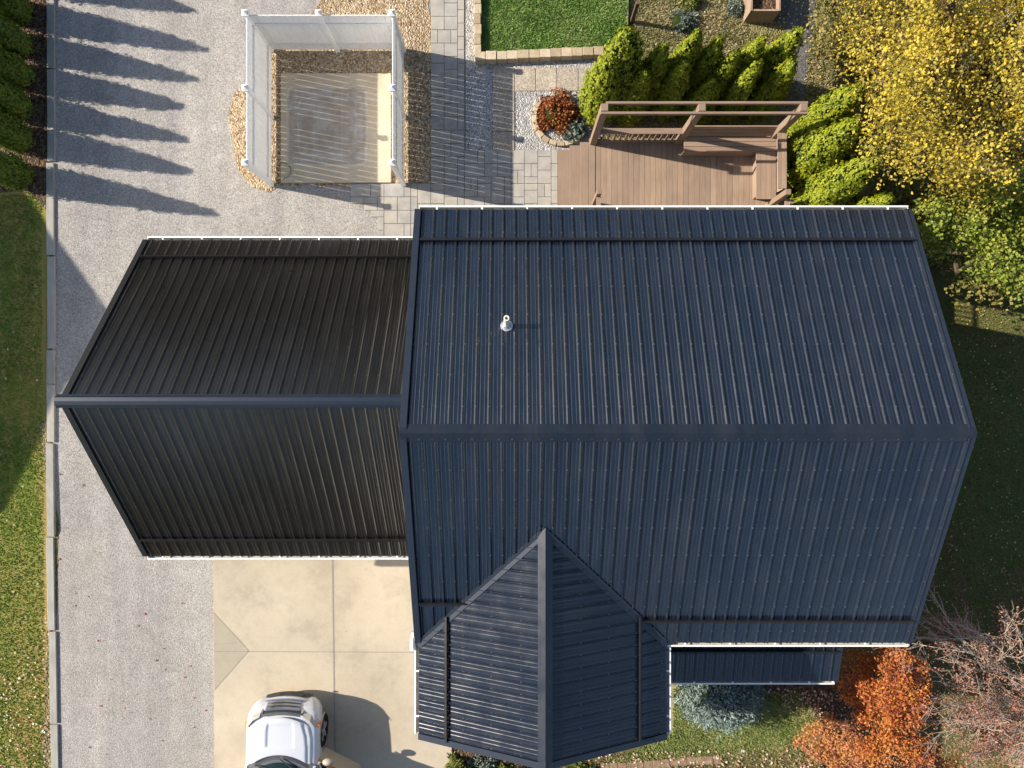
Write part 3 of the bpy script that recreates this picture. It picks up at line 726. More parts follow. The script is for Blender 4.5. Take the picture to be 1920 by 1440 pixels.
# ================================================================ WHITE PRIVACY FENCE
fx0, fx1, fyb, fyf = -6.29, -2.83, 8.74, 5.22
fence = thing('privacy_fence', 'white vinyl privacy fence on three sides of the stained concrete pad', 'fence', ((fx0+fx1)/2, fyb, 0))
def fpost(x, y):
    m = MB(); m.box(x-.055, x+.055, y-.055, y+.055, 0, 1.88); o = m.build('post', 'fence', fence, bevel=.004)
    m = MB(); m.box(x-.075, x+.075, y-.075, y+.075, 1.88, 1.91); m.quad([(x-.065, y-.065, 1.91), (x+.065, y-.065, 1.91), (x, y, 1.97)]); m.quad([(x+.065, y-.065, 1.91), (x+.065, y+.065, 1.91), (x, y, 1.97)]); m.quad([(x+.065, y+.065, 1.91), (x-.065, y+.065, 1.91), (x, y, 1.97)]); m.quad([(x-.065, y+.065, 1.91), (x-.065, y-.065, 1.91), (x, y, 1.97)])
    m.build('post_cap', 'fence', o)
def fpanel(a, b):
    a = Vector((*a, 0)); b = Vector((*b, 0)); u = (b-a).normalized(); L = (b-a).length; a2 = a+u*.055; L2 = L-.11; n = 11; pw = L2/n
    m = MB()
    for k in range(n):
        p = a2+u*(k*pw+.005); q = a2+u*((k+1)*pw-.0045)
        m.beam(p+u*.0008+Vector((0, 0, .94)), q-u*.0008+Vector((0, 0, .94)), .022, 1.70)
    o = m.build('fence_panel', 'fence', fence)
    for z in (.40, 1.40):
        m = MB(); zz = Vector((0, 0, z)); m.beam(a2+zz, a2+u*L2+zz, .068, .09); m.build('rail', 'fence', o)
ym = (fyb+fyf)/2; xm = (fx0+fx1)/2
for q in ((fx0, fyf), (fx0, ym), (fx0, fyb), (xm, fyb), (fx1, fyb), (fx1, ym), (fx1, fyf)): fpost(*q)
for a, b in (((fx0, fyf), (fx0, ym)), ((fx0, ym), (fx0, fyb)), ((fx0, fyb), (xm, fyb)), ((xm, fyb), (fx1, fyb)), ((fx1, fyb), (fx1, ym)), ((fx1, ym), (fx1, fyf))): fpanel(a, b)
m = MB(); a = G(528.5, 344); b = G(734, 140); m.box(a.x, b.x, a.y, b.y, 0, .09)
tag(m.build('concrete_pad', 'pad', bevel=.01), 'square stained concrete slab inside the white fence', 'concrete pad')
m = MB(); c = G(528, 322)
m.tube([c+Vector((.28*math.sin(t*.25), .22*math.cos(t*.25), .1)) for t in range(0, 13)], [.0045]*13, 6)
tag(m.build('cable_loop', 'black'), 'thin dark cable loop lying on the concrete pad edge', 'cable')

# ================================================================ DECK
dz = .55
deck = thing('deck', 'brown board deck with steps, benches and tall rail frame behind the house', 'deck', (4.4, 4.6, 0))
m = MB(); x = 2.12
while x < 6.98: m.box(x+.003, x+.137, 3.06, 6.18, dz-.03, dz+random.uniform(-.002, .002)); x += .14
m.build('deck_floor', 'deck', deck, bevel=.003)
m = MB(); m.box(1.96, 2.115, 3.06, 6.24, dz-.03, dz+.012); m.build('edge_board', 'deck', deck, bevel=.003)
m = MB(); m.box(2.0, 6.95, 6.185, 6.23, 0.0, dz-.01); m.box(6.985, 7.03, 3.06, 6.2, -.3, dz-.01); m.build('fascia', 'deckx', deck)
for k, (xa, xb, z, yt) in enumerate(((1.20, 1.50, .15, 6.10), (1.49, 1.76, .285, 6.16), (1.745, 1.965, .42, 6.2))):
    m = MB(); m.box(xa, xb, 3.3, yt, z-.04, z); m.box(xb-.03, xb-.002, 3.3, yt-.01, .0, z-.041); m.build('step', 'deck', deck, bevel=.004)
def dpost(x, y, z1, w_=.145):
    m = MB(); m.box(x-w_/2, x+w_/2, y-w_/2, y+w_/2, dz-.02, z1); return m.build('post', 'deckz', deck, bevel=.006)
for x in (2.06, 4.23, 6.50): dpost(x, 6.16, 2.82, .16)
for y in (6.275, 6.045):
    m = MB(); m.box(1.98 if y < 6.2 else 2.10, 6.60, y-.026, y+.026, 2.70, 2.80 if y < 6.2 else 2.795); m.build('top_beam', 'deckx', deck, bevel=.004)
m = MB(); m.box(2.13, 4.15, 6.09, 6.23, 1.30, 1.335); m.build('hand_rail', 'deckx', deck, bevel=.004)
m = MB(); m.box(2.13, 4.15, 6.12, 6.20, .64, .68); m.build('bottom_rail', 'deckx', deck)
for k in range(13):
    x = 2.27+k*.146; m = MB(); m.box(x-.018, x+.018, 6.135, 6.185, .68, 1.30); m.build('baluster', 'deckz', deck)
bn = MB()
for k in range(3): bn.box(4.26, 6.60, 5.76+k*.125, 5.877+k*.125, 1.0, 1.035)
bn.build('bench_seat', 'deckx', deck, bevel=.004)
m = MB(); m.box(4.3, 6.45, 5.80, 5.84, dz, 1.0); m.build('bench_front', 'deckx', deck)
m = MB()
for k in range(3): m.beam((4.32, 6.15+.035*k, 1.14+.13*k), (6.42, 6.15+.035*k, 1.14+.13*k), .03, .12, Vector((0, .25, 1)))
m.build('bench_back', 'deckx', deck)
m = MB()
for k in range(4): m.box(6.05+k*.125, 6.168+k*.125, 4.58, 5.755, 1.0, 1.035)
m.build('bench_seat', 'deck', deck, bevel=.004)
m = MB(); m.box(6.12, 6.16, 4.7, 5.75, dz, 1.0); m.build('bench_front', 'deck', deck)
m = MB(); m.box(6.42, 6.52, 4.72, 6.07, 1.44, 1.475); m.box(6.525, 6.63, 4.72, 6.2, 1.45, 1.485)
for k in range(3): m.beam((6.57+.02*k, 4.74, 1.12+.13*k), (6.57+.02*k, 6.08, 1.12+.13*k), .03, .12, Vector((.2, 0, 1)))
m.build('bench_back', 'deck', deck, bevel=.003)
dpost(6.50, 4.52, 1.92, .13); dpost(6.75, 4.40, 1.5, .1); dpost(2.08, 4.58, 1.72, .11)
m = MB(); m.box(6.60, 6.72, 3.1, 4.48, 1.42, 1.46); m.build('hand_rail', 'deck', deck)
m = MB(); m.box(2.04, 2.15, 3.1, 4.53, 1.40, 1.44); m.build('hand_rail', 'deck', deck)
m = MB(); m.box(2.06, 2.12, 3.1, 4.53, .62, .66); m.build('bottom_rail', 'deck', deck)
m = MB(); m.box(6.63, 6.69, 3.1, 4.48, .62, .66); m.build('bottom_rail', 'deck', deck)
for k in range(8):
    y = 3.3+k*.15
    for x in (2.09, 6.66): m = MB(); m.box(x-.018, x+.018, y-.018, y+.018, .66, 1.42); m.build('baluster', 'deckz', deck)

# wooden planter box and post at the top
pb = thing('planter_box', 'weathered wooden planter box at the top edge beside the dark path', 'planter', tuple(G(1420, 20)))
a = G(1393, 43); bx = G(1447, -45)
m = MB(); m.box(a.x, a.x+.045, a.y, bx.y, 0, .62); m.box(bx.x-.045, bx.x, a.y, bx.y, 0, .62); m.box(a.x+.046, bx.x-.046, a.y, a.y+.045, 0, .6); m.build('side_board', wood_mat('planter_wood', (.20, .13, .09), (.45, .35, .27), 'y'), pb)
m = MB(); m.box(a.x+.05, bx.x-.05, a.y+.05, bx.y-.05, 0, .42); m.build('soil', 'mulch', pb)
m = MB(); a = G(1184, 42); m.beam(a, a+Vector((.0, .02, .95)), .09, .09, Vector((0, 1, 0)))
tag(m.build('wooden_post', 'bark', bevel=.006), 'thin brown post standing where the lawn meets the dry ground', 'post')

# ================================================================ CAR
CO = Vector((-5.93, -8.29, -.70))
def cw(p): return (CO.x+p[0], CO.y+p[1], CO.z+p[2])
car = thing('parked_suv', 'white sport utility car parked nose up on the concrete with one front door open', 'car', (CO.x, CO.y-2.4, CO.z))
def loft(stations, closed_ends=True):
    """stations: (y, [(x,z)...] from bottom centre outwards to top centre); mirrored in x"""
    m = MB(); rows = []
    for y, pr in stations:
        row = [(x, y, z) for x, z in pr]; row += [(-x, y, z) for x, z in pr[-2:0:-1]]
        i = len(m.v); m.v += [cw(p) for p in row]; rows.append((i, len(row)))
    for (i, n), (j, _) in zip(rows[:-1], rows[1:]):
        for k in range(n): m.f.append((i+k, i+(k+1) % n, j+(k+1) % n, j+k))
    if closed_ends:
        m.f.append(tuple(rows[0][0]+k for k in range(rows[0][1]))[::-1]); m.f.append(tuple(rows[-1][0]+k for k in range(rows[-1][1])))
    return m
def sec(w_, zb, zt, k=1.0):
    return [(0, zb), (w_*.80, zb), (w_*.93, zb+.05), (w_*.985, lerp(zb, zt, .35)), (w_, lerp(zb, zt, .55)), (w_*.985, lerp(zb, zt, .78)), (w_*.945, zt-.07), (w_*.87, zt-.015), (w_*.5, zt+.0), (0, zt+.005)]
body = loft([(-.02, sec(.66, .42, .66)), (-.05, sec(.76, .36, .80)), (-.14, sec(.86, .33, .95)), (-.28, sec(.93, .31, 1.03)), (-.5, sec(.955, .30, 1.08)), (-.9, sec(.965, .30, 1.11)), (-1.4, sec(.965, .30, 1.13)), (-2.4, sec(.965, .30, 1.13)), (-3.8, sec(.965, .30, 1.14)), (-4.5, sec(.95, .32, 1.12)), (-4.75, sec(.90, .40, 1.05)), (-4.82, sec(.82, .48, .92))])
bo = body.build('body', 'paintw', car, smooth=True)
cuts = []
for y in (-.92, -3.85):
    m = MB(); m.lathe(cw((-1.2, y, .42)), [(0.0001, 0), (.47, 0), (.47, .50), (.0001, .50)], 32, 'x'); cuts.append(m.build('cut', 'dplast'))
    m = MB(); m.lathe(cw((.70, y, .42)), [(0.0001, 0), (.47, 0), (.47, .50), (.0001, .50)], 32, 'x'); cuts.append(m.build('cut', 'dplast'))
for c in cuts:
    md = bo.modifiers.new('b', 'BOOLEAN'); md.object = c; md.operation = 'DIFFERENCE'; md.solver = 'EXACT'
bpy.context.view_layer.update()
dg = bpy.context.evaluated_depsgraph_get()
nm_ = bpy.data.meshes.new_from_object(bo.evaluated_get(dg))
bo.modifiers.clear(); bo.data = nm_
for c in cuts: bpy.data.objects.remove(c)
# hood
def hoodz(x, y):
    ax_ = abs(x); z = 1.125+.055*min(1, max(0, (-y-.22)/.9))
    z -= .05*(ax_/.85)**2+.12*max(0, (ax_-.74)/.12)**2
    z += .035*(1-min(1, max(0, (ax_-.52-.12*min(1, -y))/.06)))
    inr = min(1, max(0, (.36-ax_)/.03))*min(1, max(0, (-y-.34)/.12))*min(1, max(0, (1.0+y)/.05))
    return z-.03*inr-.06*max(0, (.42+y+.2*(x/.86)**2)/.16)**2
m = MB(); nx_h, ny_h = 64, 40
def hedge(t): return -1.17-.36*t*t
for j in range(ny_h+1):
    for i in range(nx_h+1):
        q = -1+2*i/nx_h; x = .86*q; yf_ = -.26-.26*q*q; y = lerp(yf_, hedge(q), j/ny_h); m.v.append(cw((x*(0.90+.10*min(1, (j/ny_h)*3)), y, hoodz(x, y)+.012)))
for j in range(ny_h):
    for i in range(nx_h):
        a = j*(nx_h+1)+i; m.f.append((a, a+1, a+nx_h+2, a+nx_h+1))
h = m.build('hood', 'paintw', car, smooth=True)
sm = h.modifiers.new('s', 'SOLIDIFY'); sm.thickness = .03
# cowl, wipers, windscreen, greenhouse
m = MB()
for i in range(24):
    q0, q1 = -1+2*i/24, -1+2*(i+1)/24
    for (da, db, za, zb_) in ((.03, -.10, 1.175, 1.19), (-.10, -.20, 1.19, 1.205)):
        m.quad([cw((.88*q0, hedge(q0)+da, za-.04*q0*q0)), cw((.88*q1, hedge(q1)+da, za-.04*q1*q1)), cw((.88*q1, hedge(q1)+db, zb_-.03*q1*q1)), cw((.88*q0, hedge(q0)+db, zb_-.03*q0*q0))])
m.build('cowl', 'gplast', car)
m = MB()
for k in range(3):
    for i in range(24):
        q0, q1 = -1+2*i/24, -1+2*(i+1)/24
        if abs(q0) < .06 or abs(q0) > .8: continue
        o_ = -.03-k*.035
        m.quad([cw((.86*q0, hedge(q0)+o_, 1.20-.035*q0*q0)), cw((.86*q1, hedge(q1)+o_, 1.20-.035*q1*q1)), cw((.86*q1, hedge(q1)+o_-.012, 1.202-.035*q1*q1)), cw((.86*q0, hedge(q0)+o_-.012, 1.202-.035*q0*q0))])
m.build('cowl_vent', 'dplast', car)
m = MB()
N_ = 24
for j in range(9):
    t = j/8
    for i in range(N_+1):
        q = -1+2*i/N_; m.v.append(cw((lerp(.86, .68, t)*q, lerp(hedge(q)-.19, -2.12-.06*q*q, t), lerp(1.20-.03*q*q, 1.74-.03*q*q, t)+.06*math.sin(t*math.pi)*(1-q*q*.5))))
for j in range(8):
    for i in range(N_): a = j*(N_+1)+i; m.f.append((a, a+1, a+N_+2, a+N_+1))
m.build('windscreen', 'cglass', car, smooth=True)
for (a, b) in (((.02, -1.26, 1.25), (.55, -1.60, 1.31)), ((-.62, -1.42, 1.24), (.0, -1.50, 1.33))):
    m = MB(); m.beam(cw(a), cw(b), .022, .02); m.beam(cw(b), cw((b[0]-.42, b[1]+.02, b[2]+.02)), .012, .02); m.build('wiper', 'dplast', car)
def sec2(w_, zb, zt): return [(0, zb), (w_*1.0, zb), (w_*.97, lerp(zb, zt, .5)), (w_*.86, zt-.08), (w_*.72, zt-.02), (0, zt)]
loft([(-1.62, [(0, 1.0), (.90, 1.0), (.89, 1.05), (.86, 1.12), (.7, 1.14), (0, 1.15)]), (-2.10, sec2(.90, 1.05, 1.70)), (-2.5, sec2(.90, 1.05, 1.76)), (-4.1, sec2(.90, 1.05, 1.77)), (-4.6, sec2(.86, 1.05, 1.5)), (-4.74, sec2(.84, 1.03, 1.1))]).build('side_glass', 'cglass', car, smooth=False)
loft([(-2.06, [(0, 1.70), (.66, 1.69), (.68, 1.72), (.6, 1.75), (0, 1.77)]), (-2.6, [(0, 1.72), (.74, 1.70), (.77, 1.74), (.66, 1.80), (0, 1.83)]), (-3.9, [(0, 1.72), (.74, 1.70), (.77, 1.74), (.66, 1.80), (0, 1.83)]), (-4.4, [(0, 1.62), (.72, 1.60), (.75, 1.65), (.64, 1.72), (0, 1.76)])]).build('roof_panel', 'paintw', car, smooth=True)
for sx in (-1, 1):
    for (a, b) in (((.88, -1.50, 1.12), (.70, -2.12, 1.72)), ((.91, -2.75, 1.1), (.76, -2.75, 1.72)), ((.90, -4.0, 1.1), (.76, -3.95, 1.72)), ((.86, -4.62, 1.1), (.70, -4.35, 1.66))):
        m = MB(); m.beam(cw((sx*a[0], a[1], a[2])), cw((sx*b[0], b[1], b[2])), .07, .05); m.build('pillar', 'paintw', car, bevel=.01)
    m = MB(); m.beam(cw((sx*.62, -2.4, 1.86)), cw((sx*.62, -4.1, 1.86)), .03, .04); m.build('roof_rail', 'dplast', car)
# grille, lamps, bumper
def arcstrip(m, x0, x1, z0, z1, dy, curve=.16, n=20, tilt=0.0):
    for i in range(n):
        a = lerp(x0, x1, i/n); b = lerp(x0, x1, (i+1)/n)
        f = lambda x: dy-curve*(x/.9)**2
        m.quad([cw((a, f(a), z0)), cw((b, f(b), z0)), cw((b, f(b)-tilt, z1)), cw((a, f(a)-tilt, z1))])
m = MB(); arcstrip(m, -.50, .50, .70, 1.05, .005, tilt=.16); gr = m.build('grille', 'dplast', car)
for k in range(3):
    m = MB(); z = .77+.09*k; arcstrip(m, -.44, .44, z, z+.045, .035-.045*k, tilt=.03); arcstrip(m, -.44, .44, z+.045, z+.046, .005-.045*k, tilt=.03)
    m.build('grille_bar', 'chrome', gr, smooth=True)
m = MB(); arcstrip(m, -.54, .54, .665, .70, .045, tilt=.0); arcstrip(m, -.54, .54, .70, .72, .045, tilt=.05); m.beam(cw((-.52, -.05, .70)), cw((-.52, -.20, 1.04)), .05, .04); m.beam(cw((.52, -.05, .70)), cw((.52, -.20, 1.04)), .05, .04); m.build('grille_frame', 'chrome', gr)
m = MB(); arcstrip(m, -.50, .50, 1.05, 1.115, -.155, tilt=.05); m.build('hood_trim', 'gplast', car)
for sx in (-1, 1):
    m = MB(); pts = [(.56, -.09, .80), (.56, -.30, 1.075), (.74, -.40, 1.09), (.885, -.58, 1.085), (.95, -.52, .98), (.84, -.20, .84)]
    q = [cw((sx*x, y+.035, z+.012)) for x, y, z in pts]; c = cw((sx*.76, -.27, 1.03)); 
    for i in range(6): m.quad([q[i], q[(i+1) % 6], c])
    hl = m.build('headlight', 'lamp', car)
    m = MB(); m.box(*sorted((cw((sx*.895, 0, 0))[0], cw((sx*.965, 0, 0))[0])), CO.y-.56, CO.y-.44, CO.z+.86, CO.z+1.0); m.build('side_marker', 'amber', car, bevel=.015)
    m = MB(); m.lathe(cw((0, 0, 0)), [(.0001, 0), (.055, 0), (.055, .02)], 20); 
    R3 = Matrix.Rotation(math.radians(-70), 3, 'X'); m.v = [tuple(Vector(cw((sx*.74, -.13, .53)))+R3@(Vector(p)-CO)) for p in m.v]; m.build('fog_lamp', 'black', car)
m = MB(); arcstrip(m, -.80, .80, .58, .66, .055, .20); arcstrip(m, -.80, .80, .66, .665, .055, .20, tilt=.07); arcstrip(m, -.80, .80, .50, .58, .03, .20, tilt=-.025); m.build('bumper', 'paintw', car)
m = MB(); arcstrip(m, -.62, .62, .30, .50, .065, .2); arcstrip(m, -.62, .62, .50, .502, .065, .2, tilt=.06)
for x in (-.2, .1, .42): m.beam(cw((x, .04, .44)), cw((x, .075, .44)), .08, .04)
m.build('lower_bumper', 'dplast', car)
# wheels
for (x, y) in ((-.95, -.92), (.95, -.92), (-.95, -3.85), (.95, -3.85)):
    sx = 1 if x > 0 else -1
    m = MB(); m.lathe(cw((x-sx*.0, y, .41)), [(.27, -.02*sx), (.39, -.01*sx), (.41, -.05*sx), (.415, -.12*sx), (.41, -.2*sx), (.385, -.235*sx), (.27, -.235*sx), (.27, -.02*sx)], 40, 'x')
    wl = m.build('wheel', 'rubber', car, smooth=True)
    m = MB(); m.lathe(cw((x, y, .41)), [(.272, -.025*sx), (.272, -.2*sx), (.0001, -.2*sx)], 32, 'x')
    for k in range(5):
        t = k*2*math.pi/5; m.beam(cw((x-sx*.035, y, .41)), cw((x-sx*.03, y+.27*math.cos(t), .41+.27*math.sin(t))), .075, .03, Vector((1, 0, 0)))
    m.lathe(cw((x, y, .41)), [(.0001, -.01*sx), (.06, -.02*sx), (.065, -.06*sx)], 16, 'x')
    m.build('rim', 'alloy', wl)
    m = MB(); m.lathe(cw((x, y, .42)), [(.462, -.0), (.48, .015*sx), (.49, -.02*sx)], 36, 'x'); m.v = m.v[:]
    m.f = [f for f in m.f if all(m.v[i][2] > CO.z+.36 for i in f)]; m.build('wheel_arch_trim', 'paintt', car)
# cladding on sills
for sx in (-1, 1):
    m = MB(); m.beam(cw((sx*.955, -1.45, .40)), cw((sx*.955, -3.32, .40)), .05, .16); m.build('sill', 'paintt', car, bevel=.02)
# open passenger-side door, hinged at its front edge; closed mirror on the other door
hp = Vector(cw((.955, -1.42, 0))); dd = Vector((math.cos(math.radians(-27)), math.sin(math.radians(-27)), 0)); pn = Vector((-dd.y, dd.x, 0))
def dq(t, z, o=0): return hp+dd*t+Vector((0, 0, z))+pn*o
m = MB(); m.quad([dq(0, .38, .03), dq(1.05, .38, .03), dq(1.12, .70, .05), dq(1.12, 1.05, .02), dq(0, 1.08, .02), dq(-.02, .7, .05)])
m.quad([dq(0, .38, -.06), dq(1.05, .38, -.06), dq(1.12, .70, -.07), dq(1.12, 1.05, -.06), dq(0, 1.08, -.06), dq(-.02, .7, -.07)][::-1])
A = [dq(0, .38, .03), dq(1.05, .38, .03), dq(1.12, .70, .05), dq(1.12, 1.05, .02), dq(0, 1.08, .02), dq(-.02, .7, .05)]; B = [dq(0, .38, -.06), dq(1.05, .38, -.06), dq(1.12, .70, -.07), dq(1.12, 1.05, -.06), dq(0, 1.08, -.06), dq(-.02, .7, -.07)]
for i in range(6): m.quad([A[i], A[(i+1) % 6], B[(i+1) % 6], B[i]])
dr = m.build('open_door', 'paintt', car)
m = MB(); m.beam(dq(.0, 1.09, .045), dq(1.13, 1.07, .045), .035, .03); m.build('door_edge', 'redtrim', dr)
m = MB(); m.beam(dq(.05, 1.08, -.02), dq(.55, 1.66, -.10), .04, .04); m.beam(dq(.55, 1.66, -.10), dq(1.1, 1.68, -.12), .04, .04); m.beam(dq(1.1, 1.07, -.03), dq(1.1, 1.68, -.12), .04, .05); m.build('window_frame', 'dplast', dr)
m = MB(); m.quad([dq(.1, 1.08, -.02), dq(.57, 1.64, -.10), dq(1.08, 1.66, -.12), dq(1.08, 1.07, -.02)]); m.build('window_glass', 'cglass', dr)
def mirror(c, mat_):
    m = MB(); c = Vector(c); prof = []
    for k in range(7):
        a = math.pi*k/6; prof.append((max(.0001, .12*math.sin(a)), -.09*math.cos(a)))
    m.lathe((0, 0, 0), prof, 18); m.v = [tuple(c+Vector((p[0]*1.2, p[1]*.75, p[2]*1.05))) for p in m.v]; return m
m = MB(); m.beam(dq(.16, 1.10, .0), dq(.22, 1.14, .14), .09, .06); m.build('mirror_arm', 'dplast', dr)
mirror(dq(.22, 1.16, .16), 0).build('mirror', 'paintt', dr, smooth=True)
mirror(cw((-1.08, -1.98, 1.14)), 0).build('mirror', 'paintw', car, smooth=True)
m = MB(); m.beam(cw((-.93, -1.98, 1.10)), cw((-1.05, -1.98, 1.12)), .06, .05); m.build('mirror_arm', 'dplast', car)

# ================================================================ VEGETATION
def arbor(x, y, h, R, label, group, n=5200, mat='cedar', z0=None, lean=(0, 0), seed=0):
    rng = np.random.default_rng(seed+100); z0 = T(x, y) if z0 is None else z0
    t_ = thing('arborvitae', label, 'shrub', (x, y, z0), group)
    ph = rng.random(6)*6.28
    def rad(t, th):
        r = R*((1-t)**.50)*(.66+.34*np.minimum(1, t/.2))
        return r*(1+.07*np.sin(2*th+ph[0]+3*t)+.07*np.sin(3*th+ph[1]-5*t)+.05*np.sin(6*th+ph[2]+12*t))
    def surf(m_):
        t = 1-np.sqrt(rng.random(m_)*.98+.0004)*.995
        t = np.where(rng.random(m_) < .3, rng.random(m_), t)
        th = rng.random(m_)*2*np.pi; return t, th
    nc = 330; t, th = surf(nc); r = rad(t, th)*(.93+.12*rng.random(nc))
    cc = np.stack([r*np.cos(th), r*np.sin(th), t*h*(1+.0*t)], 1)
    ci = rng.integers(0, nc, int(n*.6)); s = (.022+.022*(1-t[ci]))[:, None]
    p1 = cc[ci]+rng.normal(size=(len(ci), 3))*s*np.array([1, 1, 1.5]); th1 = th[ci]
    t2, th2 = surf(n-len(ci)); r2 = rad(t2, th2)*(.86+.12*rng.random(len(t2)))
    p2 = np.stack([r2*np.cos(th2), r2*np.sin(th2), t2*h], 1)
    pts = np.concatenate([p1, p2]); thh = np.concatenate([th1, th2])
    out = np.stack([np.cos(thh), np.sin(thh), np.full(len(thh), .45)], 1); out /= np.linalg.norm(out, axis=1)[:, None]
    dr_ = np.stack([np.cos(thh)*.6, np.sin(thh)*.6, np.full(len(thh), 1.2)], 1)
    pts[:, 2] = np.clip(pts[:, 2], .03, None)
    pts[:, 0] += lean[0]*pts[:, 2]/h; pts[:, 1] += lean[1]*pts[:, 2]/h
    pts += np.array([x, y, z0])
    V, Fq = leaves(pts, .040, 1.8, up=out, upmix=.72, rng=rng, droop=dr_)
    npmesh('crown', V, Fq, mat, t_)
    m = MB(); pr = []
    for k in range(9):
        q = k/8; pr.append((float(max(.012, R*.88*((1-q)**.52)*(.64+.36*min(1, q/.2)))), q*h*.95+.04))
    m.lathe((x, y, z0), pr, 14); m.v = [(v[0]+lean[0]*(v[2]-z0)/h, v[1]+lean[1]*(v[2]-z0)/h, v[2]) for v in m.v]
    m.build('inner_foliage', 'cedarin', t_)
    m = MB(); m.tube([(x, y, z0-.05), (x, y, z0+h*.5)], [.06, .03], 8); m.build('trunk', 'bark', t_)
    return t_
# hedge row at the left edge
hv = [(-42, 2.75), (27, 2.95), (87, 2.82), (144, 2.6), (203, 2.65), (261, 2.70), (331, 3.12)]
ordn = ['seventh', 'sixth', 'fifth', 'fourth', 'third', 'second', 'lowest']
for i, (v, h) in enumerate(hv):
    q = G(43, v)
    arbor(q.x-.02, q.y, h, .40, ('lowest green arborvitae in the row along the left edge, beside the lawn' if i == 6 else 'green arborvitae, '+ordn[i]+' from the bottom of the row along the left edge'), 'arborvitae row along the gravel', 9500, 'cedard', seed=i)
# cluster behind the deck
def tip(u, v, h, z0=0): return P(u, v, h+z0)
cl = [(1184, 56, 3.6, .66, 'tallest arborvitae, leftmost behind the deck beside the lawn corner'),
      (1150, 108, 2.9, .52, 'arborvitae leaning over the red planter bush left of the deck rail'),
      (1246, 86, 2.9, .40, 'arborvitae second along the back row behind the deck'),
      (1310, 60, 3.1, .40, 'pointed arborvitae behind the middle of the left deck railing'),
      (1352, 72, 2.9, .34, 'arborvitae behind the middle deck post in the back row'),
      (1384, 96, 2.7, .34, 'slim arborvitae between middle and right of the back row'),
      (1432, 72, 2.9, .38, 'arborvitae second from the right end of the back row'),
      (1502, 56, 3.2, .46, 'arborvitae at the right end of the back row beside the dark path'),
      (1212, 134, 2.5, .38, 'front row arborvitae nearest the left deck post'),
      (1288, 116, 2.7, .36, 'front row arborvitae just left of the middle deck post'),
      (1340, 150, 2.1, .40, 'front row arborvitae just right of the middle deck post'),
      (1425, 117, 2.7, .36, 'front row arborvitae behind the bench corner'),
      (1490, 117, 2.7, .38, 'front row arborvitae at the upper right deck corner')]
for i, (u, v, h, R, lb) in enumerate(cl):
    q = tip(u, v, h); arbor(q.x, q.y, h, R*1.12, lb, 'arborvitae behind the deck', 11000 if R > .6 else 8000, seed=20+i)
cr = [(1616, 163, 3.2, .56, 'bright arborvitae beyond the upper right corner of the deck'),
      (1608, 230, 3.5, .58, 'large bright arborvitae beside the right deck bench'),
      (1655, 248, 3.2, .52, 'bright arborvitae partly under the yellow tree'),
      (1646, 302, 3.6, .60, 'large bright arborvitae above the house roof corner'),
      (1672, 372, 3.0, .52, 'arborvitae partly hidden by the house gutter'),
      (1550, 230, 2.2, .46, 'low shaded arborvitae behind the deck corner post'),
      (1575, 352, 2.4, .46, 'low arborvitae beside the right deck railing')]
for i, (u, v, h, R, lb) in enumerate(cr):
    q = tip(u, v, h); arbor(q.x, q.y, h, R*1.1, lb, 'arborvitae right of the deck', 11000, seed=50+i)

def crown_pts(clusters, n, sub, rng, nsub=12):
    """clusters: (x,y,z,r). returns points and sub-centres"""
    P_ = []; subs = []
    wts = np.array([c[3]**2 for c in clusters]); wts = wts/wts.sum()
    for c, wt in zip(clusters, wts):
        d = rng.normal(size=(nsub, 3)); d /= np.linalg.norm(d, axis=1)[:, None]
        sc = np.array(c[:3])+d*c[3]*(.35+.65*rng.random((nsub, 1))**.5)*np.array([1, 1, .75])
        subs.append(sc); k = max(4, int(n*wt)); ii = rng.integers(0, nsub, k)
        P_.append(sc[ii]+rng.normal(size=(k, 3))*c[3]*sub*np.array([1, 1, .7]))
    return np.concatenate(P_), subs
def branch(m, a, b, r0, r1, rng, wob=.08, n=5, sides=5):
    a = np.array(a, float); b = np.array(b, float); L = np.linalg.norm(b-a); pts = []; rs = []
    for k in range(n+1):
        t = k/n; p = a+(b-a)*t
        if 0 < k < n: p = p+rng.normal(size=3)*L*wob*.5
        p[2] += math.sin(t*math.pi)*L*wob
        pts.append(Vector(p)); rs.append(lerp(r0, r1, t))
    m.tube(pts, rs, sides); return pts
def tree(name, label, base, clusters, n, size, mat, bark='bark', sub=.24, trunk_r=.12, nsub=12, seed=0, group=None, cat='tree', upmix=.35, twigs=True, aspect=1.4, fork=.45):
    rng = np.random.default_rng(seed+500); base = Vector(base); z0 = T(base.x, base.y); base.z = z0
    t_ = thing(name, label, cat, base, group)
    pts, subs = crown_pts(clusters, n, sub, rng, nsub)
    up = np.tile(np.array([[ -.35, .05, .9]]), (len(pts), 1))
    V, Fq = leaves(pts, size, aspect, up=up, upmix=upmix, rng=rng); npmesh('crown', V, Fq, mat, t_)
    m = MB(); cz = np.mean([c[2] for c in clusters]); cxy = (np.mean([c[0] for c in clusters]), np.mean([c[1] for c in clusters]))
    fk = (lerp(base.x, cxy[0], .5), lerp(base.y, cxy[1], .5), lerp(z0, cz, fork))
    branch(m, (base.x, base.y, z0-.1), fk, trunk_r, trunk_r*.7, rng, .03, 5, 10); m.build('trunk', bark, t_)
    m = MB()
    for c, s in zip(clusters, subs):
        pp = branch(m, fk, c[:3], trunk_r*.5, trunk_r*.14, rng, .07, 5, 5)
        if twigs:
            for q in s: branch(m, pp[4], q, trunk_r*.13, .004, rng, .08, 3, 3)
    m.build('limbs', bark, t_)
    return t_
def pc(lst): return [(*P(u, v, z), r) for (u, v, z, r) in lst]
rr = np.random.default_rng(77)
